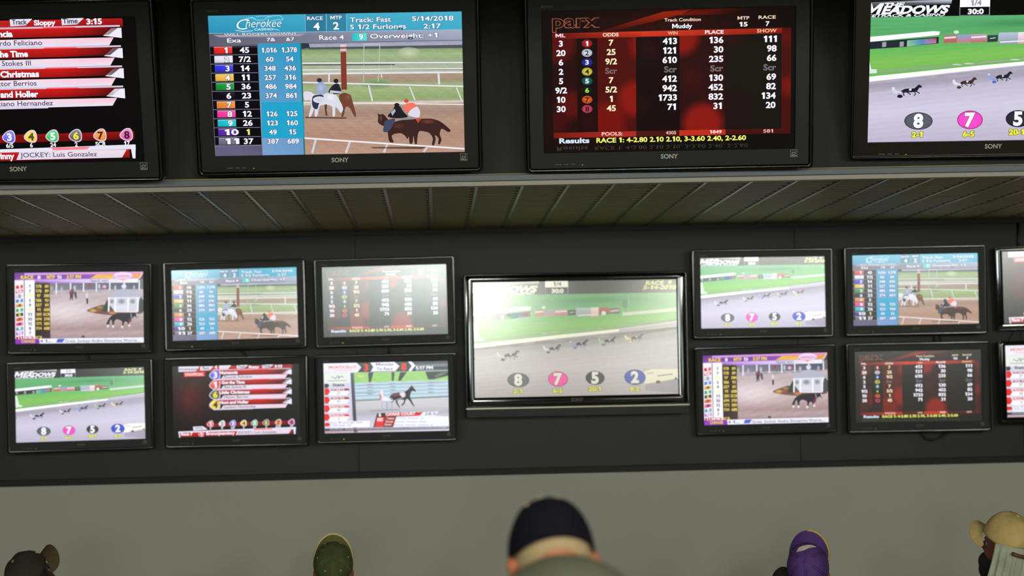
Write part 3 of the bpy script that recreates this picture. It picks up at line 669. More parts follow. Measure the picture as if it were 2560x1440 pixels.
def pic_results():
    """unofficial results with four red bars on black"""
    C = [(240, 202), (2056, 166), (2068, 1203), (262, 1240)]
    p = Pic(C)
    def bg(a, b):
        g = math.exp(-((a - .14) / .16) ** 2 - ((b - .42) / .35) ** 2)
        h = .4 * math.exp(-((a - .16 - .04 * math.sin(b * 9)) / .05) ** 2 - ((b - .45) / .25) ** 2)
        return (6 + 56 * g + 40 * h, 4 + 2 * g + 16 * h, 5 + 5 * g + 20 * h)
    p.field(C, 40, 24, bg); p.up()
    R1, R2, Wh = (205, 26, 24), (120, 10, 14), (232, 228, 244)
    p.quad((330, 215), (1960, 182), (1962, 240), (334, 286), (206, 40, 36), (170, 22, 22), (130, 14, 16), (200, 60, 60)); p.up()
    for a, b, c, d in [(330, 628, 206, 286), (640, 830, 204, 266), (912, 1085, 190, 256), (1165, 1325, 186, 240), (1530, 1690, 180, 232)]:
        p.poly([(a, c + 4), (b, c), (b - 50, d - 6), (a + 2, d)], None, [Wh, Wh, (200, 196, 214), (214, 210, 226)])
    p.up(); dk = (52, 46, 72)
    for k in range(12): p.quad((340 + k * 22, 236), (354 + k * 22, 235), (354 + k * 22, 258), (340 + k * 22, 260), (120, 112, 130))
    p.text('Race', 678, 246, 34, dk, x1=768); p.text('4', 866, 238, 44, W, an='c', bold=.04, ws=1.1); p.text('Track', 1180, 226, 34, dk, x1=1285); p.text('Sloppy', 1335, 232, 36, W, x1=1488, bold=.04); p.text('Time', 1538, 218, 34, dk, x1=1645); p.text('3:15', 1706, 224, 38, W, x1=1816, bold=.04)
    p.quad((405, 292), (712, 284), (706, 350), (412, 358), (226, 44, 50)); p.up(); p.text('UNOFFICIAL', 426, 342, 38, (255, 226, 226), x1=690, bold=.03); p.lay -= 1
    nm = [('Numancia', 1180, 'Ricardo Feliciano', 1385, '3', (72, 66, 220), W), ('I Got the Time', 1280, 'Rex Stokes III', 1296, '1', (226, 50, 46), W), ('Little Christmas', 1350, 'Hector Berrios', 1328, '6', (50, 58, 48), (230, 226, 60)), ('Hoot and Holler', 1336, 'Luciano Hernandez', 1436, '4', (232, 206, 50), (50, 44, 30))]
    for i, (a, ax, b, bx, n, c, tc) in enumerate(nm):
        y = 262 + i * 144.5; yr = 238 + i * 144
        lay = p.lay
        p.quad((830, y - 8), (1940, yr - 8), (1940, yr + 4), (830, y + 6), (214, 160, 180), (206, 196, 214)); p.up()
        p.quad((1400, y - 16), (1620, y - 20), (1640, y - 6), (1380, y), (250, 90, 110)); p.up()
        p.quad((860, y + 4), (1500, (y + yr) / 2 + 2), (1500, (y + yr) / 2 + 64), (880, y + 68), (196, 30, 30), (200, 24, 22), (150, 14, 14), (150, 16, 18)); p.quad((1500, (y + yr) / 2 + 2), (1935, yr + 4), (1860, yr + 62), (1500, (y + yr) / 2 + 64), (200, 24, 22), (70, 6, 10), (60, 6, 10), (150, 14, 14))
        p.poly([(1880, yr + 14), (1950, yr + 12), (1950, yr + 84), (1818, yr + 68)], Wh)
        p.poly([(935, y + 134), (975, y + 78), (1400, y + 66), (1892, yr + 80), (1858, yr + 136), (1400, y + 124)], None, [(206, 202, 222), (238, 220, 232), (240, 214, 226), (250, 190, 206), (226, 222, 238), (220, 218, 236)])
        p.quad((828, y + 126), (1400, y + 116), (1400, y + 130), (830, y + 146), (206, 202, 222))
        p.up(); p.text(a, 918, y + 56, 42, W, x1=ax, bold=.045, out=(120, 14, 20), ob=.08); p.text(b, 986, y + 118, 36, (70, 66, 96), x1=bx, bold=.01)
        p.lay = lay + 1; chip(p, 850, y + 66, 80, c, n, tc); p.lay = lay
    p.quad((720, 1032), (2000, 990), (2000, 1048), (735, 1088), (130, 12, 14), (150, 16, 16), (90, 8, 10)); p.up()
    cs = [('1', (226, 60, 60), W, '3'), ('2', (226, 224, 236), (120, 120, 140), '8'), ('3', (90, 84, 226), W, '6/5'), ('4', (232, 202, 70), (80, 70, 40), '6'), ('5', (40, 190, 96), W, '24'), ('6', (86, 76, 80), (226, 226, 60), '2'), ('7', (236, 134, 56), (80, 40, 20), 'SCR'), ('8', (226, 90, 170), (80, 30, 60), '17')]
    for (n, c, tc, o_), x in zip(cs, (786, 952, 1105, 1260, 1415, 1580, 1755, 1942)):
        y = 1040 - (x - 786) * .022; p.lay += 1; chip(p, x, y, 48, c, n, tc); p.text(o_, x + 4, y + 78, 30, W, an='c', bold=.03); p.lay -= 1
    p.quad((332, 1152), (2004, 1085), (2006, 1118), (332, 1172), Wh, (220, 218, 236)); p.poly([(542, 1082), (680, 1074), (750, 1122), (548, 1136)], Wh); p.quad((336, 1166), (1960, 1122), (1960, 1180), (345, 1232), (206, 30, 30), (190, 26, 26), (130, 14, 14), (140, 16, 18)); p.up()
    p.text('ODDS', 562, 1116, 26, (90, 84, 104), x1=680); p.poly([(1150, 1200), (1176, 1142), (1940, 1122), (1905, 1180)], None, [(220, 214, 230)] * 2 + [(236, 214, 226), (214, 210, 226)]); p.poly([(1968, 1090), (2006, 1088), (2000, 1186), (1980, 1186)], Wh); p.poly([(334, 1152), (350, 1152), (360, 1238), (345, 1238)], Wh); p.quad((1400, 1110), (1680, 1102), (1660, 1122), (1420, 1130), (255, 130, 140))
    chip(p, 655, 1188, 40, (230, 70, 70), '1', W); p.up(); p.text('Race 7', 372, 1208, 40, W, x1=536, bold=.04); p.text('Broncojoenvinny', 732, 1200, 42, W, x1=1138, bold=.04); p.text('JOCKEY: Luis Gonzalez', 1180, 1182, 34, (84, 76, 104), x1=1728, bold=.01)
    return p.mesh('results_picture')

def pic_workout():
    """trotter in front of a pale fence with red and white panels"""
    C = [(225, 215), (2008, 183), (2030, 1190), (245, 1237)]
    p = Pic(C)
    p.quad(*C, (220, 218, 230)); p.up()
    def sand(a, b): return tuple(c + 6 * nz(a * .5, b * 8, 1.2, 1) for c in stops(b, [(0, (206, 204, 208)), (.3, (196, 194, 200)), (.5, (176, 174, 184)), (.6, (190, 188, 204)), (1, (214, 212, 230))]))
    p.field([(620, 745), (2020, 700), (2028, 1130), (640, 1160)], 20, 20, sand)
    p.field([(618, 352), (2010, 328), (2018, 470), (620, 510)], 24, 8, lambda a, b: mix((130, 196, 110), (176, 214, 120), .5 + .5 * nz(a * 3, b, 1, 2)))
    p.field([(620, 500), (2016, 450), (2022, 705), (630, 760)], 4, 30, lambda a, b: stops((b * 5) % 1.0, [(0, (190, 204, 240)), (.45, (206, 216, 250)), (.6, (150, 190, 180)), (.75, (140, 190, 150)), (1, (170, 190, 220))]))
    p.up()
    p.quad((872, 348), (950, 346), (910, 490), (880, 492), (64, 72, 76)); p.quad((1205, 345), (1255, 344), (1240, 470), (1212, 475), (76, 84, 84)); p.poly([(1330, 344), (1430, 342), (1340, 470), (1300, 470)], (60, 66, 70)); p.poly([(1690, 338), (2012, 330), (2012, 400), (1800, 452), (1730, 450)], (56, 66, 66)); p.poly([(1820, 400), (1900, 360), (1990, 340), (2008, 345), (1850, 440)], (130, 136, 130)); p.ell(770, 400, 60, 25, (226, 214, 110), edge=(160, 206, 116))
    p.line(640, 762, 2020, 700, 14, (96, 104, 124)); p.line(700, 545, 1960, 500, 5, (130, 150, 180)); p.line(630, 655, 980, 645, 6, (120, 126, 150))
    for x in (900, 1225, 1770):
        for y in (520, 560, 610, 660): p.ell(x, y - (x - 900) * .03, 50, 6, (130, 136, 160))
    p.poly([(618, 356), (668, 352), (712, 1205), (664, 1208)], None, [(70, 62, 84), (120, 110, 134), (70, 64, 84), (50, 46, 64)])
    p.poly([(880, 900), (1350, 878), (1300, 895), (900, 915)], (150, 148, 164))
    p.up()
    p.blob([(1170, 715), (1215, 660), (1290, 640), (1400, 630), (1440, 600), (1490, 545), (1500, 525), (1510, 560), (1530, 575), (1560, 618), (1545, 632), (1510, 610), (1480, 650), (1470, 715), (1500, 760), (1540, 845), (1530, 850), (1480, 780), (1440, 730), (1410, 745), (1400, 800), (1360, 835), (1340, 825), (1385, 785), (1385, 740), (1300, 745), (1290, 780), (1335, 862), (1322, 866), (1270, 790), (1265, 745), (1210, 800), (1200, 790), (1240, 740), (1210, 720)], (34, 26, 34))
    p.up()
    p.blob([(1200, 690), (1240, 660), (1320, 650), (1330, 680), (1250, 700)], (120, 60, 66)); p.blob([(1320, 640), (1400, 632), (1410, 690), (1370, 715), (1330, 680)], (226, 214, 226))
    p.blob([(1040, 660), (1060, 640), (1085, 660), (1100, 705), (1195, 728), (1200, 765), (1090, 765), (1050, 740), (1035, 700)], (232, 226, 238)); p.blob([(1038, 650), (1060, 655), (1075, 740), (1050, 740), (1030, 700)], (190, 50, 60)); p.ell(1066, 628, 20, 22, (240, 226, 230))
    p.pline([(1090, 765), (1220, 770), (1400, 700)], 6, (200, 206, 226))
    for cx in (1110, 1175):
        pts = [(cx + 42 * math.cos(t * .3927), 830 + 62 * math.sin(t * .3927)) for t in range(17)]; p.pline(pts, 9, (150, 160, 190))
        p.line(cx, 770, cx, 890, 4, (180, 188, 210)); p.line(cx - 40, 830, cx + 40, 830, 4, (180, 188, 210))
    # header
    p.lay = 3
    p.poly([(225, 215), (2008, 183), (2011, 325), (228, 355)], (52, 62, 66)); p.up()
    p.poly([(225, 213), (705, 203), (772, 272), (720, 345), (228, 355)], (232, 230, 244)); p.poly([(905, 205), (1250, 196), (1322, 258), (1262, 328), (912, 335), (945, 268)], (236, 234, 248)); p.poly([(1448, 190), (1492, 190), (1550, 248), (1490, 330), (1448, 330), (1496, 256)], (236, 236, 250)); p.line(1560, 238, 2010, 228, 7, (160, 160, 176)); p.quad((1545, 235), (2008, 226), (2009, 262), (1550, 272), (120, 118, 132)); p.line(1560, 325, 2011, 316, 16, (130, 130, 150))
    p.up()
    rd = (220, 36, 34)
    p.text('MONTICELLO', 305, 292, 40, (226, 90, 84), x1=700, bold=.02); p.line(380, 318, 640, 312, 14, (240, 190, 186)); p.text('3', 842, 322, 92, (236, 50, 44), an='c', bold=.04, ws=1.1); p.text('8', 1385, 312, 92, (236, 50, 44), an='c', bold=.04, ws=1.1)
    p.text('Minutes', 985, 252, 42, (66, 64, 78), x1=1232, bold=.01); p.text('To Race', 995, 316, 40, (66, 64, 78), x1=1225, bold=.01); p.text('5:17 PM', 1556, 306, 44, W, x1=1800, bold=.035)
    # side panel
    p.quad((230, 358), (612, 350), (618, 505), (236, 512), (226, 232, 226)); p.quad((236, 510), (620, 500), (640, 1150), (244, 1165), (214, 210, 228), (206, 202, 222)); p.up()
    p.pline([(340, 410), (370, 420), (400, 440), (430, 395), (450, 400), (440, 440), (480, 400), (520, 420)], 9, (96, 104, 100)); p.line(290, 470, 565, 464, 9, (140, 146, 140)); p.poly([(238, 512), (290, 510), (310, 540), (285, 572), (240, 572)], (50, 58, 62)); p.text('State', 358, 548, 38, (50, 50, 60), x1=530, bold=.03)
    rows = [('STARTS', '27'), ('Win Pct', '17'), ('Money Won', '10'), ('Money Avg', '3')]
    for i, (a, b) in enumerate(rows):
        y = 585 + i * 125
        p.quad((340, y), (590, y - 4), (605, y + 26), (335, y + 32), (216, 48, 44) if i > 1 else (140, 30, 34)); p.poly([(300, y + 96), (325, y + 32), (600, y + 28), (560, y + 92)], (248, 248, 255)); p.poly([(240, y - 8), (296, y - 8), (322, y + 44), (290, y + 92), (242, y + 92)], rd)
        p.up(); p.text(a, 350, y + 26, 26, (250, 226, 226), x1=530, bold=.03); p.text(b, 448, y + 80, 38, (90, 86, 100), an='c', bold=.01); p.lay -= 1
    p.poly([(245, 1085), (300, 1082), (325, 1110), (300, 1135), (246, 1135)], rd); p.quad((330, 1062), (900, 1052), (890, 1146), (334, 1155), (240, 240, 250)); p.up(); p.text('Out 18 overnight Sales', 340, 1098, 30, (130, 130, 150), x1=792, bold=.0); p.text('Will Scatz. No', 345, 1136, 28, (130, 130, 150), x1=630, bold=.0)
    p.lay -= 1
    p.poly([(1000, 945), (1130, 935), (1655, 925), (1610, 975), (1280, 990), (1230, 1140), (945, 1146)], (40, 30, 34)); p.up()
    p.poly([(1120, 935), (1660, 925), (1610, 975), (1118, 985)], (214, 30, 30)); p.poly([(1280, 990), (1870, 978), (2024, 990), (2026, 1128), (1230, 1140)], (238, 238, 250)); p.poly([(1005, 1000), (1110, 998), (1090, 1142), (962, 1144)], (216, 40, 40)); p.poly([(1120, 996), (1270, 992), (1245, 1125), (1095, 1135)], (150, 24, 28)); p.poly([(1660, 926), (1880, 915), (1820, 976), (1610, 978)], (238, 236, 248))
    p.up(); p.text('CAVIAR COURT', 1124, 976, 40, W, x1=1548, bold=.03); p.text('6', 1042, 988, 50, W, an='c', bold=.04); p.text('Trainer', 1140, 1030, 30, (255, 214, 214), x1=1248); p.text('Driver', 1125, 1078, 30, (255, 214, 214), x1=1236); p.text('Owner', 1108, 1120, 30, (255, 214, 214), x1=1210); p.quad((1005, 1010), (1085, 1008), (1082, 1058), (998, 1060), (255, 190, 190)); p.quad((1350, 960), (1350, 960), (1350, 961), (1350, 961), W)
    for x0, x1, y in ((1290, 1660, 1004), (1270, 1700, 1056), (1255, 1800, 1104)):
        k = 0
        while x0 + k * 26 < x1:
            if k % 7 != 5: p.quad((x0 + k * 26, y), (x0 + k * 26 + 15, y), (x0 + k * 26 + 15, y + 16), (x0 + k * 26, y + 16), (176, 174, 190))
            k += 1
    p.text('3/8-9', 1680, 968, 36, (110, 108, 124), x1=1830, sh=.2)
    p.quad((245, 1166), (2026, 1126), (2028, 1170), (246, 1205), (62, 62, 70), (140, 138, 160)); p.quad((245, 1205), (2028, 1170), (2030, 1190), (245, 1237), (190, 160, 170), (214, 214, 230)); p.quad((660, 1165), (715, 1164), (718, 1220), (664, 1222), (40, 34, 44))
    p.up(); p.text('Disclaimer:  Racing information provided by the association is unofficial and subject to change', 318, 1190, 26, (206, 204, 214), x1=1990, bold=.0)
    return p.mesh('trotter_profile_picture')

PICS = {'flats': pic_flats(), 'tote': pic_tote(), 'trot': pic_trot(), 'trot_big': pic_trot(1.045, -0.022), 'paddock': pic_paddock(), 'results': pic_results(), 'workout': pic_workout()}

# ------------------------------------------------------------------ the room
DARK = mat('charcoal_wall_paint', (33, 34, 32), 0.6, spec=0.25, noise=0.06, nscale=3)
PANEL = mat('charcoal_wall_panel', (34, 38, 38), 0.5, spec=0.28, noise=0.08, nscale=2.5)
LIGHTW = mat('warm_grey_wall_paint', (178, 178, 166), 0.7, noise=0.03, nscale=1.5, bump=0.02)
BLK = mat('black_trim_and_shade', (16, 17, 14), 0.6)
LEDGE = mat('blue_grey_ledge', (86, 94, 100), 0.45)
STRIP = mat('brushed_edge_strip', (120, 116, 106), 0.45, metal=0.5)
SLAT = mat('olive_slat', (140, 132, 84), 0.6, noise=0.12, nscale=6)
CLIP = mat('dark_brown_clip', (44, 40, 26), 0.7)
RIB = mat('pale_metal_rib', (140, 140, 120), 0.33, metal=0.75)
YB = 11.255; YF = 8.738; ZS = EYE + 0.869; ZP = EYE - 0.517
X0, X1, Y0 = -6.0, 8.0, -8.0

def sbox(name, a, b, m, bevel=0, parent=None):
    o = MB().box(a, b).build(name, m, parent, bevel=bevel)
    if parent is None: struct(o)
    return o
sbox('floor', (X0, Y0, -0.1), (X1, YB + .15, 0), mat('speckled_floor_tile', (120, 114, 96), 0.6, noise=0.1, nscale=30))
sbox('wall_back', (X0, YB + .012, 0), (X1, YB + .15, 4.5), LIGHTW)
sbox('wall_left', (X0 - .1, Y0, 0), (X0, YB + .15, 4.5), DARK)
sbox('wall_right', (X1, Y0, 0), (X1 + .1, YB + .15, 4.5), DARK)
sbox('ceiling', (X0, Y0, 3.35), (X1, 5.5, 4.6), mat('ceiling_tile', (130, 128, 118), 0.9, noise=0.05, nscale=40))
sbox('ceiling_upper', (X0, 5.5, 4.5), (X1, YB + .15, 4.6), MATS['ceiling_tile'])
# dark panels on the back wall, seams between them
xs = [X0, at(888, 615, YB).x, at(1993, 860, YB).x, at(2541, 580, YB).x, X1]
for a, b in zip(xs, xs[1:]):
    sbox('wall_back_panel', (a + .002, YB - .012, ZP + .037), (b - .002, YB + .004, ZS), PANEL)
sbox('wall_back_lining', (X0, YB + .005, ZP + .002), (X1, YB + .012, ZS), BLK)
sbox('trim_1', (X0, YB - .016, ZP), (X1, YB + .012, ZP + .033), DARK, bevel=.002)
sbox('soffit_shade_strip', (X0, YB - .04, ZS - .028), (X1, YB - .012, ZS), BLK)  # black strip stands in for the shadow under the soffit's back edge
# bulkhead with its ledge and edge strip
sbox('wall_bulkhead', (X0, YF + .062, ZS + .05), (X1, YF + .14, 4.5), DARK)
sbox('trim_3', (X0, YF + .006, ZS + .015), (X1, YF + .14, ZS + .043), LEDGE, bevel=.003)
sbox('trim_4', (X0, YF - .004, ZS - .008), (X1, YF + .028, ZS + .014), STRIP, bevel=.002)
# slatted soffit
soffit = MB()
NS = 20
pitch = (YB - .04 - YF - .01) / NS
for i in range(NS):
    y = YF + .01 + i * pitch
    soffit.box((X0, y + .011, ZS - .004), (X1, y + pitch, ZS + .004))
    soffit.box((X0, y + pitch * .5, ZS - .0045), (X1, y + pitch * .58, ZS - .004))
soffit.box((X0, YF + .03, ZS + .016), (X1, YB, ZS + .05))
so = struct(soffit.build('ceiling_soffit', SLAT))
sp, xr0 = 0.20290, -1.8356
for i in range(-14, 42):
    x = xr0 + i * sp
    if not (X0 + .05 < x < X1 - .05): continue
    r = MB()
    r.box((x - .007, YF + .03, ZS - .0075), (x + .007, YB - .04, ZS - .0045))
    ro = r.build('rib', RIB, so)
    c = MB()
    for k in range(NS):                                       # the dark clip beside the rib at every slat
        y = YF + .03 + k * pitch
        c.box((x - .024, y, ZS - .0058), (x - .008, y + .014, ZS - .003))
    c.build('clip', CLIP, ro)

# rear wall with unseen glowing panels added for glare on the screens, and side blocks
GLARE_Z0, GLARE_Z1 = 1.0, 2.6
def add_glare_panel(n, xa, xb, z0, z1, strength, col=(238, 250, 244)):
    w = struct(empty('glare_panel_%d' % n, (0, 0, 0)))
    gl = mat('glare_panel_glow_%d' % n, (200, 200, 200), 0.3, emit=col, estr=strength)
    MB().box((xa, Y0 - .02, z0), (xb, Y0 + .0, z1)).build('glare_face', gl, w)
    f = MB(); t = .06
    f.box((xa - t, Y0 - .06, z0 - t), (xb + t, Y0 + .03, z0)).box((xa - t, Y0 - .06, z1), (xb + t, Y0 + .03, z1 + t))
    f.box((xa - t, Y0 - .06, z0), (xa, Y0 + .03, z1)).box((xb, Y0 - .06, z0), (xb + t, Y0 + .03, z1))
    f.build('glare_panel_frame', BLK, w)
GLARE_PANELS = [(-2.4, -1.1, 1.8, 2.7, 22.0), (-.95, .3, 1.8, 2.7, 46.0), (1.15, 2.1, 2.4, 3.2, 24.0), (3.6, 6.6, 1.7, 2.6, 7.0)]
rw = MB(); edges = sorted(GLARE_PANELS, key=lambda w: w[0]); cx = X0
for (xa, xb, z0, z1, s) in edges:
    rw.box((cx, Y0 - .1, 0), (xa - .05, Y0, 4.5)); rw.box((xa - .05, Y0 - .1, 0), (xb + .05, Y0, z0 - .05)); rw.box((xa - .05, Y0 - .1, z1 + .05), (xb + .05, Y0, 4.5)); cx = xb + .05
rw.box((cx, Y0 - .1, 0), (X1, Y0, 4.5)); struct(rw.build('wall_rear', DARK))
for n, (xa, xb, z0, z1, s) in enumerate(edges): add_glare_panel(n + 1, xa, xb, z0, z1, s)

# ------------------------------------------------------------------ televisions
BEZ = mat('satin_black_bezel', (17, 19, 15), 0.5, spec=0.3)
RIM = mat('gloss_black_rim', (7, 7, 5), 0.12)
PIANO = mat('piano_black_bezel', (5, 5, 5), 0.06)
COVER = mat('black_back_cover', (14, 14, 13), 0.6)
MARKM = mat('glowing_silver_marking', (190, 188, 176), 0.35, emit=(70, 70, 64), estr=.25)  # faint emission put into the marks to brighten them
MARKD = mat('dim_marking', (84, 84, 76), 0.5)
CHROME = mat('silver_strip', (120, 116, 104), 0.3, metal=0.9)
LED = mat('green_standby_light', (30, 60, 0), 0.4, emit=(170, 200, 10), estr=1.0)
LEDD = mat('dim_standby_light', (30, 60, 0), 0.4, emit=(90, 110, 10), estr=1.0)
STEEL = mat('mount_steel', (40, 40, 40), 0.5, metal=0.6)
H9 = 9 / 32.0

def rrect(l, r, b, t, y, rad=0.0, n=4):
    pts = []
    for cx, cz, a0 in ((r - rad, t - rad, 0), (l + rad, t - rad, 90), (l + rad, b + rad, 180), (r - rad, b + rad, 270)):
        for k in range(n + 1):
            a = math.radians(a0 + 90 * k / n); pts.append((cx + rad * math.cos(a), y, cz + rad * math.sin(a)))
    return pts
_tvm = {}
def cached(key, name, maker, m, parent, smooth=False, loc=None):
    if key not in _tvm:
        me = maker().mesh(name); me.materials.append(m)
        if smooth: me.polygons.foreach_set('use_smooth', [True] * len(me.polygons))
        _tvm[key] = me
    o = bpy.data.objects.new(name, _tvm[key]); COL.objects.link(o); o.parent = parent
    if loc: o.location = loc
    return o
def text_mb(txt, w, y=0.0, bold=.01):
    gl, lo, hi = layout(txt, bold); k = w / (hi - lo); m = MB()
    for gx, v, f in gl: m.add([((gx + p[0] - lo) * k - w / 2, y, (p[1] - .35) * k) for p in v], f)
    return m

def television(label, pose, pic, style, led=LED, group=None, logo=True, dim=False):
    X, Z, tilt, yaw, roll, w, Y = pose
    root = empty('television', (X, Y, Z + EYE), label=label, cat='television', group=group)
    t, y_, r_ = (math.radians(v) for v in (tilt, yaw, roll))
    R = Matrix.Rotation(y_, 4, 'Z') @ Matrix.Rotation(t, 4, 'X') @ Matrix.Rotation(r_, 4, 'Y')
    root.matrix_world = Matrix.Translation((X, Y, Z + EYE)) @ R @ Matrix.Scale(w, 4)
    el, er, et, eb, rim = {'matte': (.066, .066, .066, .083, .019), 'large': (.072, .072, .073, .081, .018), 'gloss': (.052, .052, .036, .052, .01), 'piano': (.045, .052, .040, .050, .010), 'pianolarge': (.070, .070, .06, .068, .012)}[style]
    L, Rr, B, T = -.5 - el, .5 + er, -H9 - eb, H9 + et
    face = PIANO if style in ('gloss', 'piano', 'pianolarge') else BEZ
    def ring():
        m = MB(); yf = -.012; q = rim
        if style in ('gloss', 'piano'):                       # rounded glossy face
            ls = [rrect(-.5, .5, -H9, H9, .001)]; n = 7
            for k in range(n + 1):
                a = k / n; bul = -.011 - .0022 * math.sin(math.pi * a)
                ls.append(rrect(-.5 - (el - q) * a, .5 + (er - q) * a, -H9 - (eb - q) * a, H9 + (et - q) * a, bul, .02 * a))
            return m.loops(ls)
        return m.loops([rrect(-.5, .5, -H9, H9, .001), rrect(-.5, .5, -H9, H9, yf + .001), rrect(-.501, .501, -H9 - .001, H9 + .001, yf), rrect(L + q, Rr - q, B + q, T - q, yf, .006), rrect(L + q, Rr - q, B + q, T - q, yf + .006, .006)])
    def rimm():
        m = MB(); q = rim; ls = [rrect(L + q, Rr - q, B + q, T - q, -.004, .006)]
        for k in range(9):
            a = math.pi * k / 8; rr = q / 2
            o = q / 2 + rr * math.cos(a); ls.append(rrect(L + o, Rr - o, B + o, T - o, -.012 - rr * (.28 if style == 'matte' else .9) * math.sin(a), .006 + .012 * k / 8))
        ls.append(rrect(L, Rr, B, T, .045, .018)); return m.loops(ls)
    def cov():
        m = MB(); ls = [rrect(L + .001, Rr - .001, B + .001, T - .001, .044, .018), rrect(L + .03, Rr - .03, B + .03, T - .03, .058, .02), rrect(L + .1, Rr - .1, B + .1, T - .1, .075, .02)]
        return m.loops(ls, False, True)
    bz = cached((style, 'ring'), 'bezel', ring, face, root, smooth=style in ('gloss', 'piano'))
    cached((style, 'rim'), 'rim', rimm, RIM, root, smooth=True)
    cached((style, 'cover'), 'back_cover', cov, COVER, root)
    s = bpy.data.objects.new('screen', PICS[pic]); COL.objects.link(s); s.parent = root
    if dim or style == 'gloss': s.material_slots[0].link = 'OBJECT'; s.material_slots[0].material = M_SCREEN_WARM if style == 'piano' else M_SCREEN_GLOSSY
    yf = -.0125 if style in ('matte', 'large', 'pianolarge') else -.0138
    cached((style, 'mount'), 'wall_bracket', lambda: MB().box((-.16, .07, -.11), (.16, .085, .11)).box((-.02, .085, -.02), (.02, .10 if style != 'large' else .12, .02)), STEEL, root)
    zb = -H9 - (.022 if style in ('large', 'pianolarge') else .030)
    if logo:
        cached((style, 'logo', dim), 'brand_logo', lambda: text_mb('SONY', .068 if style in ('large', 'pianolarge') else .06, 0, .022), MARKD if dim else MARKM, bz, loc=(0.0, yf, zb if style != 'piano' else -H9 - .018))
        if style in ('matte', 'large', 'pianolarge'):
            if style != 'pianolarge':
                cached((style, 'label'), 'energy_label', lambda: MB().add([(-.0145, 0, -.0145), (.0145, 0, -.0145), (.0145, 0, .0145), (-.0145, 0, .0145)], [(0, 1, 2, 3)]), MARKD if style == 'matte' else COVER, bz, loc=(.5 - .004, yf, zb + .003))
                cached((style, 'labelm'), 'energy_mark', lambda: MB().tube([(-.0135, 0, -.0135), (.0135, 0, -.0135), (.0135, 0, .0135), (-.0135, 0, .0135)], .0009, 6, True).tube([(-.009, 0, -.003), (-.003, 0, .005), (.003, 0, .001), (.009, 0, .006)], .0013, 6).box((-.011, -.0004, -.0115), (.011, 0, -.0095)).tube([(-.009, 0, -.007), (.0, 0, -.005), (.009, 0, -.002)], .001, 6), MARKM if style == 'large' else COVER, bz, loc=(.5 - .004, yf - .0008, zb + .003))
            cached((style, 'series'), 'series_mark', lambda: text_mb('BRAVIA', .045, 0, .01), MARKD, bz, loc=(-.478, yf, H9 + .018))
            cached((style, 'ctl'), 'control_marks', lambda: MB().box((-.395, -.0004, -.002), (-.37, 0, .0015)).box((-.36, -.0004, -.002), (-.342, 0, .0015)).box((-.332, -.0004, -.002), (-.316, 0, .0015)), MARKD, bz, loc=(-.06, yf, -H9 - .047))
            lm = MB().ball((0, 0, 0), (.0042, .0022, .0042) if style == 'matte' else (.0024, .0012, .0016), 12, 8)
            key = (style, 'led', led.name)
            cached(key, 'standby_light', lambda: lm, led, bz, loc=(-.347, yf - .001, -H9 - .05))
    if style == 'piano':
        MB().box((L + .002, -.028, B - .006), (Rr - .002, .02, B)).build('silver_strip', CHROME, root)
        MB().loops([rrect(L + .004, Rr - .004, B - .045, B - .006, -.018, .01), rrect(L, Rr, B - .045, B - .004, .0, .01), rrect(L, Rr, B - .045, B - .004, .05, .01)], True, True).build('speaker_bar', COVER, root)
    if style == 'pianolarge':
        MB().box((L + .01, -.016, B + .012), (Rr - .01, -.011, B + .014)).build('silver_strip', CHROME, bz)
    return root

P = {'L1': [-1.9644, 0.4653, 4.0, 3.0, 0.5187, 0.6994, 11.13], 'L2': [-1.1096, 0.4676, 1.2, -0.9, -0.3868, 0.6926, 11.13],
     'L3': [-0.2781, 0.4686, 2.482, -0.5396, -0.3561, 0.69, 11.13], 'L4': [-1.9664, -0.0706, 0.9582, 3.0, -0.4396, 0.7021, 11.13],
     'L5': [-1.1101, -0.0675, 1.0264, -3.0, 0.0972, 0.7028, 11.13], 'L6': [-0.2808, -0.0664, 2.4, -0.7253, 0.0164, 0.6886, 11.13],
     'C': [0.7787, 0.2365, 0.3237, 1.5, 0.1712, 1.1371, 11.11], 'R1': [1.8359, 0.4712, 2.1775, 0.0293, 0.3489, 0.701, 11.13],
     'R2': [2.6978, 0.4695, 3.0529, -3.0, 0.2236, 0.703, 11.13], 'R3': [1.8357, -0.0686, 4.0, -3.0, -0.1584, 0.694, 11.13],
     'R4': [2.6976, -0.0726, 1.992, -3.0, 0.2641, 0.7082, 11.13], 'R5': [3.5629, 0.4728, 2.5, -5.0, -0.3207, 0.7234, 11.13],
     'R6': [3.5538, -0.0574, 0.9102, -1.6526, -0.121, 0.7148, 11.13], 'T1': [-1.7866, 1.2921, 15.5515, -5.0, 0.641, 1.1024, 8.589],
     'T2': [-0.4007, 1.2995, 17.0, -1.7904, 0.2219, 1.0837, 8.5904], 'T3': [1.0329, 1.2941, 14.5, -3.1468, 0.3006, 1.0937, 8.5897],
     'T4': [2.4671, 1.3132, 17.5, -4.0, 0.6223, 1.1039, 8.589]}
GU, GL, GR = 'large televisions on the bulkhead', 'small televisions at the left of the back wall', 'small televisions at the right of the back wall'
television('large bulkhead television cut off at the left edge, showing red and white result bars', P['T1'], 'results', 'large', group=GU)
television('large bulkhead television showing a blue odds board beside horses on dirt', P['T2'], 'flats', 'large', group=GU)
television('large bulkhead television showing columns of totals on red and black', P['T3'], 'tote', 'large', group=GU)
television('large glossy bulkhead television at the right, showing a green harness race', P['T4'], 'trot_big', 'pianolarge', group=GU)
television('small television at the upper left of the back wall, showing a white gazebo', P['L1'], 'paddock', 'matte', LEDD, GL, dim=True)
television('small television with blue odds board, between gazebo screen and washed-out totals screen', P['L2'], 'flats', 'matte', LED, GL, dim=True)
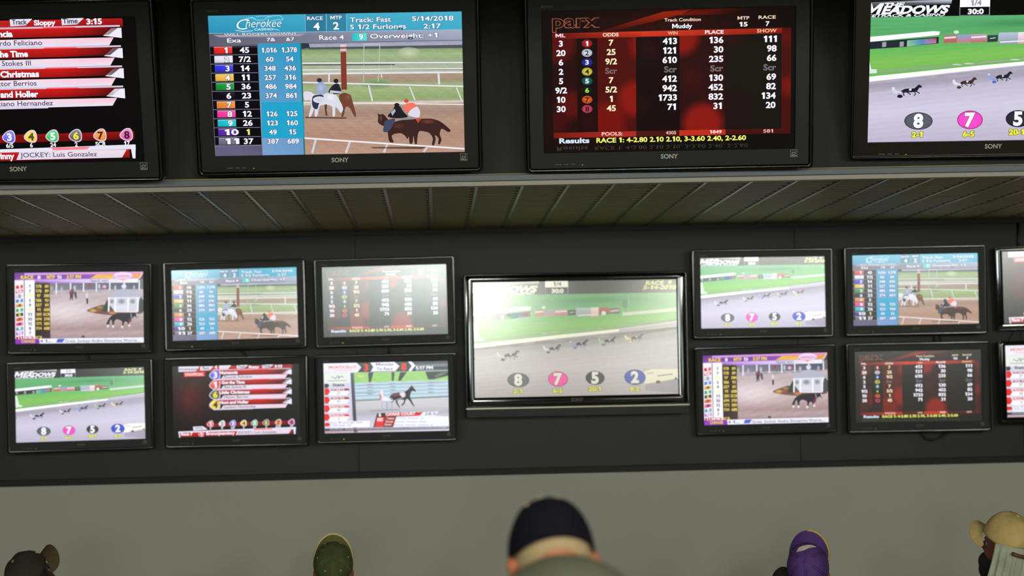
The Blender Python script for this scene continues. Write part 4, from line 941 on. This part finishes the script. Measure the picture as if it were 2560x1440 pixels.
television('small television with pale glare over its totals board, left of the big centre screen', P['L3'], 'tote', 'matte', LED, GL, dim=True)
television('small television below the left gazebo screen, showing a green harness race', P['L4'], 'trot', 'matte', LEDD, GL, dim=True)
television('small low television with four red result bars above a row of coloured chips', P['L5'], 'results', 'matte', LEDD, GL, dim=True)
television('small television showing one trotter and cart by a pale fence, below the glare-struck screen', P['L6'], 'workout', 'matte', LED, GL, dim=True)
television('widest back wall television, glossy black, harness race with bright glare at its top left', P['C'], 'trot', 'piano', dim=True)
television('small television showing a harness race, just right of the big centre screen', P['R1'], 'trot', 'matte', LEDD, GR, dim=True)
television('small television with blue odds board, above the red totals board at right', P['R2'], 'flats', 'matte', LEDD, GR, dim=True)
television('small television showing a white gazebo, just right of the big centre screen', P['R3'], 'paddock', 'matte', LEDD, GR, dim=True)
television('small television with dark red totals board, above the sagging cable', P['R4'], 'tote', 'matte', LEDD, GR, dim=True)
television('glossy television cut off by the right edge, upper one, with red results picture', P['R5'], 'results', 'gloss', LEDD, GR, logo=False)
television('glossy television cut off by the right edge, lower one, with white and red side panels', P['R6'], 'workout', 'gloss', LEDD, GR, logo=False)

# cables hanging behind the televisions
CABLE = mat('black_cable', (12, 12, 12), 0.5)
def cable(pts, label, r=.006):
    Pp = [at(x, y, YB - .02 - d) for x, y, d in pts]
    o = MB().tube(Pp, r, 8).build('cable', CABLE, smooth=True)
    return tag(o, label, 'cable', 'cables between the televisions')
cable([(560, 840, .03), (596, 866, .03), (612, 888, .03), (625, 905, .03)], 'short slanting cable between the left blue odds screen and the red results screen')
cable([(972, 840, .03), (973, 870, .02), (973, 905, .03)], 'straight black cable between the glare-struck screen and the trotter screen')
cable([(214, 860, .03), (216, 882, .03), (221, 900, .03), (232, 925, .03)], 'short black cable below the left gazebo screen')
cable([(2338, 820, .03), (2338, 845, .02), (2339, 880, .03)], 'left one of the close pair of cables below the right blue odds screen')
cable([(2352, 820, .03), (2353, 845, .02), (2352, 880, .03)], 'right one of the close pair of cables below the right blue odds screen')
cable([(2300, 1060, .02), (2305, 1082, .03), (2316, 1096, .03), (2335, 1100, .03), (2355, 1092, .03), (2372, 1078, .03), (2385, 1060, .02)], 'black cable sagging in a loop under the red totals screen at right')
cable([(2555, 800, .0), (2540, 822, .0), (2524, 846, .0), (2518, 880, .0)], 'thin black cable between the two televisions at the right edge', .005)
cable([(2546, 552, .01), (2546, 640, .01)], 'thin vertical black cable above the televisions at the right edge', .007)

# ------------------------------------------------------------------ people
POW = 0.62
def cap_point(rx, ry, h, th, t, arch=0.0, low=0.0):
    c = math.cos(t * math.pi / 2) ** POW if t < 1 else 0; s = math.sin(t * math.pi / 2) ** 1.15
    z0 = arch * max(0, -math.sin(th)) ** 1.6 - low
    k = 1.0 + 0.03 * math.sin(math.pi * min(1, t * 1.3))
    return Vector((rx * c * k * math.cos(th), ry * c * k * math.sin(th), z0 + (h - z0) * s))

def bm_from(mb, vox, smooth=6, name='body'):
    me = mb.mesh('tmp'); o = bpy.data.objects.new('tmp', me); COL.objects.link(o)
    r = o.modifiers.new('r', 'REMESH'); r.mode = 'VOXEL'; r.voxel_size = vox; r.use_smooth_shade = True
    s = o.modifiers.new('s', 'SMOOTH'); s.factor = 0.5; s.iterations = smooth
    dg = bpy.context.evaluated_depsgraph_get()
    out = bpy.data.meshes.new_from_object(o.evaluated_get(dg)); out.name = name
    out.polygons.foreach_set('use_smooth', [True] * len(out.polygons))
    bpy.data.objects.remove(o); bpy.data.meshes.remove(me)
    return out
def xform(mb, M, into):
    into.add([M @ Vector(v) for v in mb.v], mb.f)
def limb(mb, pts, rad):
    mb.tube(pts, rad, 12)
    for p, r in zip(pts, rad): mb.ball(p, r, 12, 8)

def person(label, top, Y, yaw, pitch, roll, pose, skin, jacket, trousers, hairc, capc, cap, group=None, hunch=0.0):
    """top = pixel of the highest point of the cap; pose 'sit' or 'stand'; yaw left positive; pitch back positive"""
    global POW
    POW = cap.get('pow', .62)
    cw = cap.get('w', .092); chh = cap.get('h', .115)
    Hrot = Matrix.Rotation(math.radians(yaw), 4, 'Z') @ Matrix.Rotation(math.radians(pitch), 4, 'X') @ Matrix.Rotation(math.radians(roll), 4, 'Y')
    tgt = at(top[0], top[1], Y)
    capM0 = Matrix.Translation((0, 0, .02)) @ Matrix.Rotation(math.radians(cap.get('tilt', 0)), 4, 'X')
    # highest cap point relative to the head centre
    hz = max((Hrot @ capM0 @ cap_point(cw, cw * 1.17, chh, a * .4, t)).z for a in range(16) for t in (0, .3, .5, .7, .85, 1))
    if cap.get('brimtop'): hz = (Hrot @ capM0 @ Vector((0, cw * 1.17 + cap.get('brim', .07), -.02))).z
    Hc = Vector((tgt.x + cap.get('dx', 0), Y, tgt.z - hz))
    M = Matrix.Translation(Hc) @ Hrot
    root = empty('person', (Hc.x, Y, 0), label=label, cat='person', group=group)
    inv = Matrix.Translation((-Hc.x, -Y, 0))
    def P_(x, y, z): return Vector((Hc.x + x, Y + y, z))
    body = MB(); hd = MB()
    hd.ball((0, -.008, .018), (.077, .096, .092), 20, 14); hd.ball((0, .03, -.05), (.058, .06, .068), 16, 10); hd.ball((0, -.04, -.035), (.062, .055, .06), 16, 10)
    hd.ball((0, .062, -.085), (.03, .026, .022), 10, 8); hd.ball((0, .1, -.02), (.012, .016, .024), 10, 8); hd.ball((0, .105, -.033), (.016, .013, .01), 10, 8)
    hd.ball((0, .088, -.063), (.024, .012, .008), 10, 8); hd.ball((0, .083, .01), (.045, .012, .012), 10, 8)
    for s in (-1, 1):
        e = MB(); e.ball((0, 0, 0), (.010, .019, .032), 12, 10)
        xform(e, Matrix.Translation((s * (.085 + cap.get('earx', 0)), -.012, -.015 + cap.get('ear', 0))) @ Matrix.Rotation(s * math.radians(22), 4, 'Z') @ Matrix.Rotation(math.radians(-8), 4, 'X'), hd)
    xform(hd, M, body)
    zh = Hc.z
    nb = M @ Vector((0, -.045, -.06))
    sh_z = zh - (.235 if pose == 'sit' else .225) + hunch
    base = P_(0, -.02 - hunch * .3, sh_z - .02) if pose == 'sit' else P_(0, -.06, sh_z - .04)
    if not cap.get('base'): limb(body, [nb, nb.lerp(base, .5), base], [.056, .055, .062])
    if cap.get('base'): base = P_(cap['base'][0], cap['base'][1], zh + cap['base'][2]); limb(body, [nb, base], [.056, .062])
    s = sh_z / 1.45 if pose == 'stand' else 1.0
    hipz = (.93 * s if pose == 'stand' else min(.6, sh_z - .42))
    hip = P_(0, -.06 if pose == 'sit' else -.02, hipz)
    ch = base.lerp(hip, .35) + Vector((0, .02, 0)); wa = base.lerp(hip, .72)
    jk = MB()
    def torso(m, g):
        m.ball(base.lerp(hip, .26), (.165 + g, .105 + g, .17 + g), 20, 12); m.ball(wa, (.14 + g, .105 + g, .17 + g), 20, 12); m.ball(base + Vector((0, 0, -.045)), (.16 + g, .07 + g, .05 + g), 20, 10)
    torso(body, 0); torso(jk, .018)
    body.ball(hip, (.16, .11, .11), 20, 12)
    tr = MB(); tr.ball(hip, (.175, .125, .125), 20, 12)
    shoes = []
    for sd in (-1, 1):
        sh = base + Vector((sd * .175, 0, -.06))
        if pose == 'sit': el = sh + Vector((sd * .05, .03, -.27)); wr = el + Vector((-sd * .08, .22, -.02))
        else: el = sh + Vector((sd * .04, .03, -.28)); wr = el + Vector((-sd * .02, .12, -.22))
        limb(body, [sh, el, wr], [.048, .038, .026]); limb(jk, [sh, el, el.lerp(wr, .92)], [.066, .054, .042])
        d = (wr - el).normalized()
        palm = wr + d * .05; pm = MB(); pm.ball((0, 0, 0), (.038, .05, .016), 14, 8)
        side = Vector((sd, 0, 0)); q = d.to_track_quat('Y', 'Z').to_matrix().to_4x4()
        xform(pm, Matrix.Translation(palm) @ q, body)
        for k in range(4):
            o = (k - 1.5) * .019; ln = (.07, .08, .075, .058)[k if sd < 0 else 3 - k]
            a = palm + (q @ Vector((o, .035, 0))); b = palm + (q @ Vector((o * 1.15, .035 + ln * .5, -.006))); c = palm + (q @ Vector((o * 1.15, .035 + ln * .9, -.026)))
            limb(body, [a, b, c], [.0095, .009, .0075])
        a = palm + (q @ Vector((-sd * .026, -.018, 0))); b = palm + (q @ Vector((-sd * .052, .012, -.008))); c = palm + (q @ Vector((-sd * .056, .036, -.014)))
        limb(body, [a, b, c], [.012, .0105, .009])
        hp = hip + Vector((sd * .09, 0, -.02))
        if pose == 'sit': kn = P_(sd * .13, .38, max(.40, hipz - .04)); an = P_(sd * .13, .40, .09)
        else: kn = P_(sd * .1, .02, .48 * s); an = P_(sd * .1, -.02, .09)
        limb(body, [hp, kn, an], [.078, .052, .036]); limb(tr, [hp, kn, an + Vector((0, 0, .02))], [.095, .07, .058])
        body.ball(an + Vector((0, .07, -.05)), (.036, .1, .03), 12, 8)
        shoes.append(MB().ball(an + Vector((0, .075, -.045)), (.047, .135, .045), 14, 10))
    me = bm_from(body, .009, 4, 'body'); me.materials.append(skin); me.transform(inv)
    bo = bpy.data.objects.new('body', me); COL.objects.link(bo); bo.parent = root
    if hunch or cap.get('collar'):
        cx, cy, cz, rx, ry, rz = cap['collar']; jk.ball(P_(cx, cy, zh + cz), (rx, ry, rz), 28, 16)
        for sd in (-1, 1): jk.ball(P_(cx + sd * rx * .6, cy + .03, zh + cz - .05), (rx * .6, ry * .9, rz * .8), 24, 14)
    if cap.get('lump'):
        lp_ = cap['lump']; jk.ball(at(lp_[0], lp_[1], lp_[2]) - Vector((0, 0, lp_[5])), lp_[3:6], 20, 12)
    for nm, m_, mt, vx in (('jacket', jk, jacket, .011), ('trousers', tr, trousers, .014)):
        me = bm_from(m_, vx, 5, nm); me.materials.append(mt); me.transform(inv)
        o = bpy.data.objects.new(nm, me); COL.objects.link(o); o.parent = root
    for m_ in shoes:
        o = m_.build('shoe', mat('dark_shoe_leather', (30, 26, 22), .5), root, smooth=True); o.data.transform(inv)
    for sd in (-1, 1):
        o = MB().ball(M @ Vector((sd * .03, .066, -.008)), .0115, 12, 8).build('eye', mat('eye_white', (200, 196, 186), .2), root, smooth=True); o.data.transform(inv)
    # hair
    hm = MB()
    if hairc:
        n = 56 if cap.get('longhair') else 28; lps = []
        for k in range(9):
            b = k / 8; row = []
            for j in range(n + 1):
                ha = cap.get('hairarc', 118); a = math.radians(-90 - ha + 2 * ha * j / n)
                z = (.02 if cap.get('longhair') else .046) - b * (cap['longhair'] if cap.get('longhair') else (cap.get('hairlen', .125) + cap.get('hairside', 0) * abs(j / n - .5) * 2)) * (1 - .25 * abs(j / n - .5))
                kx = 1.0 if not cap.get('longhair') else 1.12 + .12 * b
                rr = 1.03 - .22 * max(0, (b - .45)) * (0 if cap.get('longhair') else 1)
                w_ = 0.0 if not cap.get('longhair') else (.011 * math.sin(j * 1.35 + b * 2) + .004 * math.sin(j * 2.9 + b)) * min(1, b * 1.6)
                row.append(M @ Vector(((.082 + w_) * rr * kx * math.cos(a), (-.008 + ((.112 if cap.get('longhair') else .095) + w_) * rr * math.sin(a)), z)))
            lps.append(row)
        base_i = len(hm.v)
        for row in lps: hm.v += [tuple(v) for v in row]
        for i in range(8):
            for j in range(n): q0 = i * (n + 1) + j; hm.f.append((q0, q0 + 1, q0 + n + 2, q0 + n + 1))
        ho = hm.build('hair', hairc, root, smooth=True); ho.data.transform(inv)
        sm = ho.modifiers.new('thickness', 'SOLIDIFY'); sm.thickness = .006; sm.offset = 1
    if cap.get('beard'):
        o = MB().ball((0, .045, -.085), (.064, .066, .05), 16, 10); b2 = MB(); xform(o, M, b2); b2.ball(M @ Vector((0, .06, -.12)), (.045, .05, .05), 14, 10)
        o = b2.build('beard', cap['beard'], root, smooth=True); o.data.transform(inv)
    # cap
    CM = M @ capM0
    CI = inv @ CM
    ce = empty('cap', (0, 0, 0)); ce.parent = root; ce.matrix_local = CI
    rx, ry, h = cw, cw * 1.17, chh; arch = cap.get('arch', .025); n = 48; lp = []
    for i in range(13):
        t = i / 13.0; lp.append([cap_point(rx, ry, h, 2 * math.pi * j / n, t, arch) + Vector((0, 0, cap.get('wrinkle', 0) * math.sin(5 * 2 * math.pi * j / n + t * 5) * math.sin(math.pi * t))) for j in range(n)])
    cr = MB().loops(lp); top_ = len(cr.v); cr.v.append(tuple(cap_point(rx, ry, h, 0, 1)))
    for j in range(n): cr.f.append((12 * n + j, 12 * n + (j + 1) % n, top_))
    o = cr.build('crown', capc, ce, smooth=True); sm = o.modifiers.new('cloth', 'SOLIDIFY'); sm.thickness = .003; sm.offset = -1
    sw = cap.get('seam')
    if sw:
        sm_ = MB()
        for k in range(6):
            th = math.radians(30 + 60 * k)
            for dth in (-.035, .035):
                sm_.tube([cap_point(rx + .0008, ry + .0008, h + .0008, th + dth / max(.25, math.cos(t * 1.5)), t, arch) for t in (.02, .15, .3, .45, .6, .75, .88)], .0011, 5)
        sm_.build('seam', sw, ce)
    MB().ball((0, 0, h + .001), (.009, .009, .005), 12, 6).build('button', cap.get('button', capc), ce, smooth=True)
    if cap.get('eyelet'):
        for k in range(6):
            th = math.radians(60 * k); c_ = cap_point(rx, ry, h, th, .56, arch); nrm = Vector((math.cos(th), math.sin(th), .8)).normalized()
            q = nrm.to_track_quat('Z', 'Y').to_matrix().to_4x4(); e = MB(); e2 = MB().ball((0, 0, 0), (cap.get('er', .004), cap.get('er', .004), .0015), 10, 6)
            xform(e2, Matrix.Translation(c_ + nrm * .001) @ q, e); e.build('eyelet', cap['eyelet'], ce, smooth=True)
    # brim
    bl = cap.get('brim', .07); br = []; nb_ = 22; nr = 6
    for i in range(nr + 1):
        a = i / nr; row = []
        for j in range(nb_ + 1):
            th = math.radians(90 - 66 + 132 * j / nb_); u = abs(j / nb_ - .5) * 2
            ext = bl * (1 - u ** 2.4)
            p = Vector((rx * math.cos(th), ry * math.sin(th), 0)); d = Vector((math.cos(th) * .5, math.sin(th), 0)).normalized()
            q = p * (.97 if i == 0 else 1) + d * ext * a
            q.z = -.55 * (q.x ** 2) / rx - .10 * a * bl + .004; row.append(q)
        br.append(row)
    bm_ = MB()
    for sgn in (0, 1):
        for row in br: bm_.v += [(q.x, q.y, q.z - .003 * sgn) for q in row]
    w_ = nb_ + 1; off = (nr + 1) * w_
    for i in range(nr):
        for j in range(nb_):
            q = i * w_ + j; bm_.f.append((q, q + 1, q + w_ + 1, q + w_)); bm_.f.append((off + q, off + q + w_, off + q + w_ + 1, off + q + 1))
    for j in range(nb_): q = nr * w_ + j; bm_.f.append((q, q + 1, off + q + 1, off + q))
    bm_.build('brim', cap.get('brimc', capc), ce, smooth=False)
    if cap.get('edge'):
        MB().tube([q + Vector((0, 0, -.0015)) for q in (br[-1][:nb_ // 2 + 1] if cap.get('edgeside') else br[-1])], cap.get('edger', .0032), 6).build('brim_edge', cap['edge'], ce, smooth=True)
    if cap.get('strap'):
        MB().tube([cap_point(rx + (.020 if cap.get('longhair') else .002), ry + (.026 if cap.get('longhair') else .002), h, math.radians(a), 0, 0) + Vector((0, 0, .002)) for a in range(222, 319, 8)], .008, 8).build('strap', cap['strap'], ce, smooth=True)
    if cap.get('marks'):
        for (th, t, sx, sz) in cap['marks']:
            c_ = cap_point(rx, ry, h, math.radians(th), t, arch); nrm = Vector((math.cos(math.radians(th)) * math.cos(t * 1.57), math.sin(math.radians(th)) * math.cos(t * 1.57), .25 + t)).normalized()
            q = nrm.to_track_quat('Z', 'Y').to_matrix().to_4x4(); e = MB(); e2 = MB().ball((0, 0, 0), (sx, sz, .002), 12, 6)
            xform(e2, Matrix.Translation(c_ + nrm * .001) @ q, e); e.build('stitched_mark', cap['markc'], ce, smooth=True)
    if cap.get('logo'):
        lg = MB(); N = len(cap['logo'])
        for s_ in (0, 1):
            for (a, t) in cap['logo']:
                v = cap_point(rx + .0015 + .001 * s_, ry + .0015 + .001 * s_, h + .0015 + .001 * s_, math.radians(a), t, arch); lg.v.append(tuple(v))
        cen = [sum(c) / N for c in zip(*cap['logo'])]
        lg.v.append(tuple(cap_point(rx + .004, ry + .004, h + .004, math.radians(cen[0]), cen[1], arch)))
        for j in range(N): lg.f.append((N + j, N + (j + 1) % N, 2 * N)); lg.f.append((j, (j + 1) % N, N + (j + 1) % N, N + j))
        lg.build('stitched_emblem', cap['logoc'], ce)
    if pose == 'sit': root['_hip'] = hipz
    return root

SK = mat('warm_skin', (156, 92, 52), .55, noise=.08, nscale=30)
SKD = mat('brown_skin', (110, 60, 36), .5)
GREYHAIR = mat('short_grey_hair', (156, 136, 100), .8, noise=.1, nscale=200)
WHITEHAIR = mat('white_hair', (214, 206, 176), .7)
LONGHAIR = mat('long_grey_hair', (160, 164, 144), .75, noise=.15, nscale=14)
person('nearest person, dark navy cap and olive jacket, short grey hair, head bowed', (1378, 1243), 4.4, 7, -18, -2, 'stand', SK,
       mat('olive_grey_jacket', (72, 75, 59), .85, noise=.18, nscale=7), mat('dark_trousers', (40, 42, 50), .9), GREYHAIR, mat('navy_cap_cloth', (13, 14, 23), .95, spec=.12, noise=.15, nscale=30),
       dict(w=.0955, h=.132, arch=.02, pow=.74, base=(0, -.20, -.10), hairlen=.042, hairside=.055, ear=.018, earx=.009, marks=[(-127, .90, .009, .005), (-51, .82, .006, .005), (-149, .68, .003, .006)], markc=mat('cream_stitching', (190, 176, 130), .8), wrinkle=.002,
            collar=(.012, -.25, -.200, .205, .15, .25), button=MATS['navy_cap_cloth'] if 'navy_cap_cloth' in MATS else None), hunch=.03)
person('person in a faded green cap with cream brim edge and pale eyelets, head tipped back', (832, 1343), 9.4, 2, 34, 0, 'sit', SK, mat('dark_green_shirt', (40, 46, 34), .9), mat('blue_jeans', (40, 50, 70), .9), WHITEHAIR,
       mat('faded_green_cap_cloth', (68, 78, 38), .85, noise=.15, nscale=25),
       dict(w=.092, h=.10, tilt=22, brimtop=1, seam=mat('pale_green_thread', (108, 112, 66), .8), eyelet=mat('pale_eyelet', (196, 190, 150), .6), edger=.0065, edge=mat('cream_brim_edge', (214, 200, 150), .7), brimc=mat('olive_brim', (112, 108, 60), .8), brim=.062))
person('person in a dark olive cap with its rounded brim to the right, bottom left corner', (97, 1375), 8.9, -40, 36, -6, 'sit', mat('deep_brown_skin', (56, 34, 22), .6), mat('dark_coat', (24, 24, 20), .9), mat('dark_trousers', (40, 42, 50), .9), mat('dark_hair', (20, 18, 14), .8),
       mat('dark_olive_cap_cloth', (44, 42, 28), .85, noise=.2, nscale=20), dict(w=.087, h=.108, tilt=14, dx=-.03, brim=.068, wrinkle=.003, brimc=mat('brown_olive_brim', (74, 64, 38), .8), button=mat('grey_button', (120, 112, 88), .6), marks=[(62, .35, .004, .014)], markc=MATS['cream_stitching']))
person('person in a purple cap with a gold edge and a cream emblem', (2019, 1331), 9.0, -14, 42, -3, 'sit', SK, mat('dark_brown_coat', (34, 26, 16), .9), mat('dark_trousers', (40, 42, 50), .9), mat('dark_hair', (20, 18, 14), .8),
       mat('purple_cap_cloth', (84, 52, 122), .8, noise=.12, nscale=20), dict(w=.094, h=.118, tilt=28, brim=.066, brimtop=1, edgeside=1, lump=(1958, 1415, 9.05, .062, .08, .10), seam=mat('dark_purple_thread', (40, 22, 58), .8), edge=mat('gold_brim_edge', (206, 176, 90), .6), edger=.0058,
            logoc=mat('cream_emblem_thread', (226, 206, 190), .7), logo=[(134, .72), (116, .80), (94, .81), (74, .73), (58, .60), (52, .50), (66, .55), (80, .60), (98, .63), (116, .65)]))
person('person in a tan cap facing left, long pale grey hair, at the right edge', (2512, 1277), 8.3, 40, 13, 0, 'sit', SKD, mat('pale_shirt', (150, 150, 130), .9), mat('dark_trousers', (40, 42, 50), .9), LONGHAIR,
       mat('tan_cap_cloth', (186, 162, 104), .85, noise=.15, nscale=20), dict(w=.094, h=.12, tilt=16, brim=.062, wrinkle=.003, longhair=.30, earx=-.02, hairarc=90, strap=mat('brown_leather_strap', (84, 52, 28), .5), beard=mat('black_beard', (16, 12, 10), .9), button=MATS['tan_cap_cloth'] if 'tan_cap_cloth' in MATS else None, arch=.03))

# chairs under the seated viewers
CH = mat('chair_vinyl', (46, 40, 36), .6); CHL = mat('chair_leg_steel', (80, 80, 80), .4, metal=.8)
def chair(root, label, hz_):
    x, y = root.location.x, root.location.y - .06
    zs = hz_ - .135
    c = empty('chair', (x, y, 0), label=label, cat='chair', group='chairs under the seated viewers')
    MB().box((-.22, -.2, zs - .05), (.22, .2, zs)).build('seat', CH, c, bevel=.015)
    MB().box((-.21, -.27, zs + .08), (.21, -.235, zs + .36)).build('backrest', CH, c, bevel=.012)
    for sx in (-1, 1):
        MB().tube([(sx * .2, .17, zs - .04), (sx * .21, .19, 0)], .012, 8).build('leg', CHL, c)
        MB().tube([(sx * .2, -.25, zs + .34), (sx * .2, -.22, zs - .02), (sx * .21, -.24, 0)], .012, 8).build('leg', CHL, c)
    return c
NAMES = {'green': 'faded green cap', 'dark olive': 'dark olive cap', 'purple': 'purple cap', 'tan': 'tan cap'}
for o in [o for o in COL.objects if o.name.split('.')[0] == 'person']:
    for k, v in NAMES.items():
        if 'in a ' in o['label'] and ('in a faded ' + k in o['label'] or 'in a ' + k in o['label']):
            chair(o, 'dark vinyl chair under the person in the ' + v, o['_hip']); del o['_hip']
            break
bpy.context.view_layer.update()
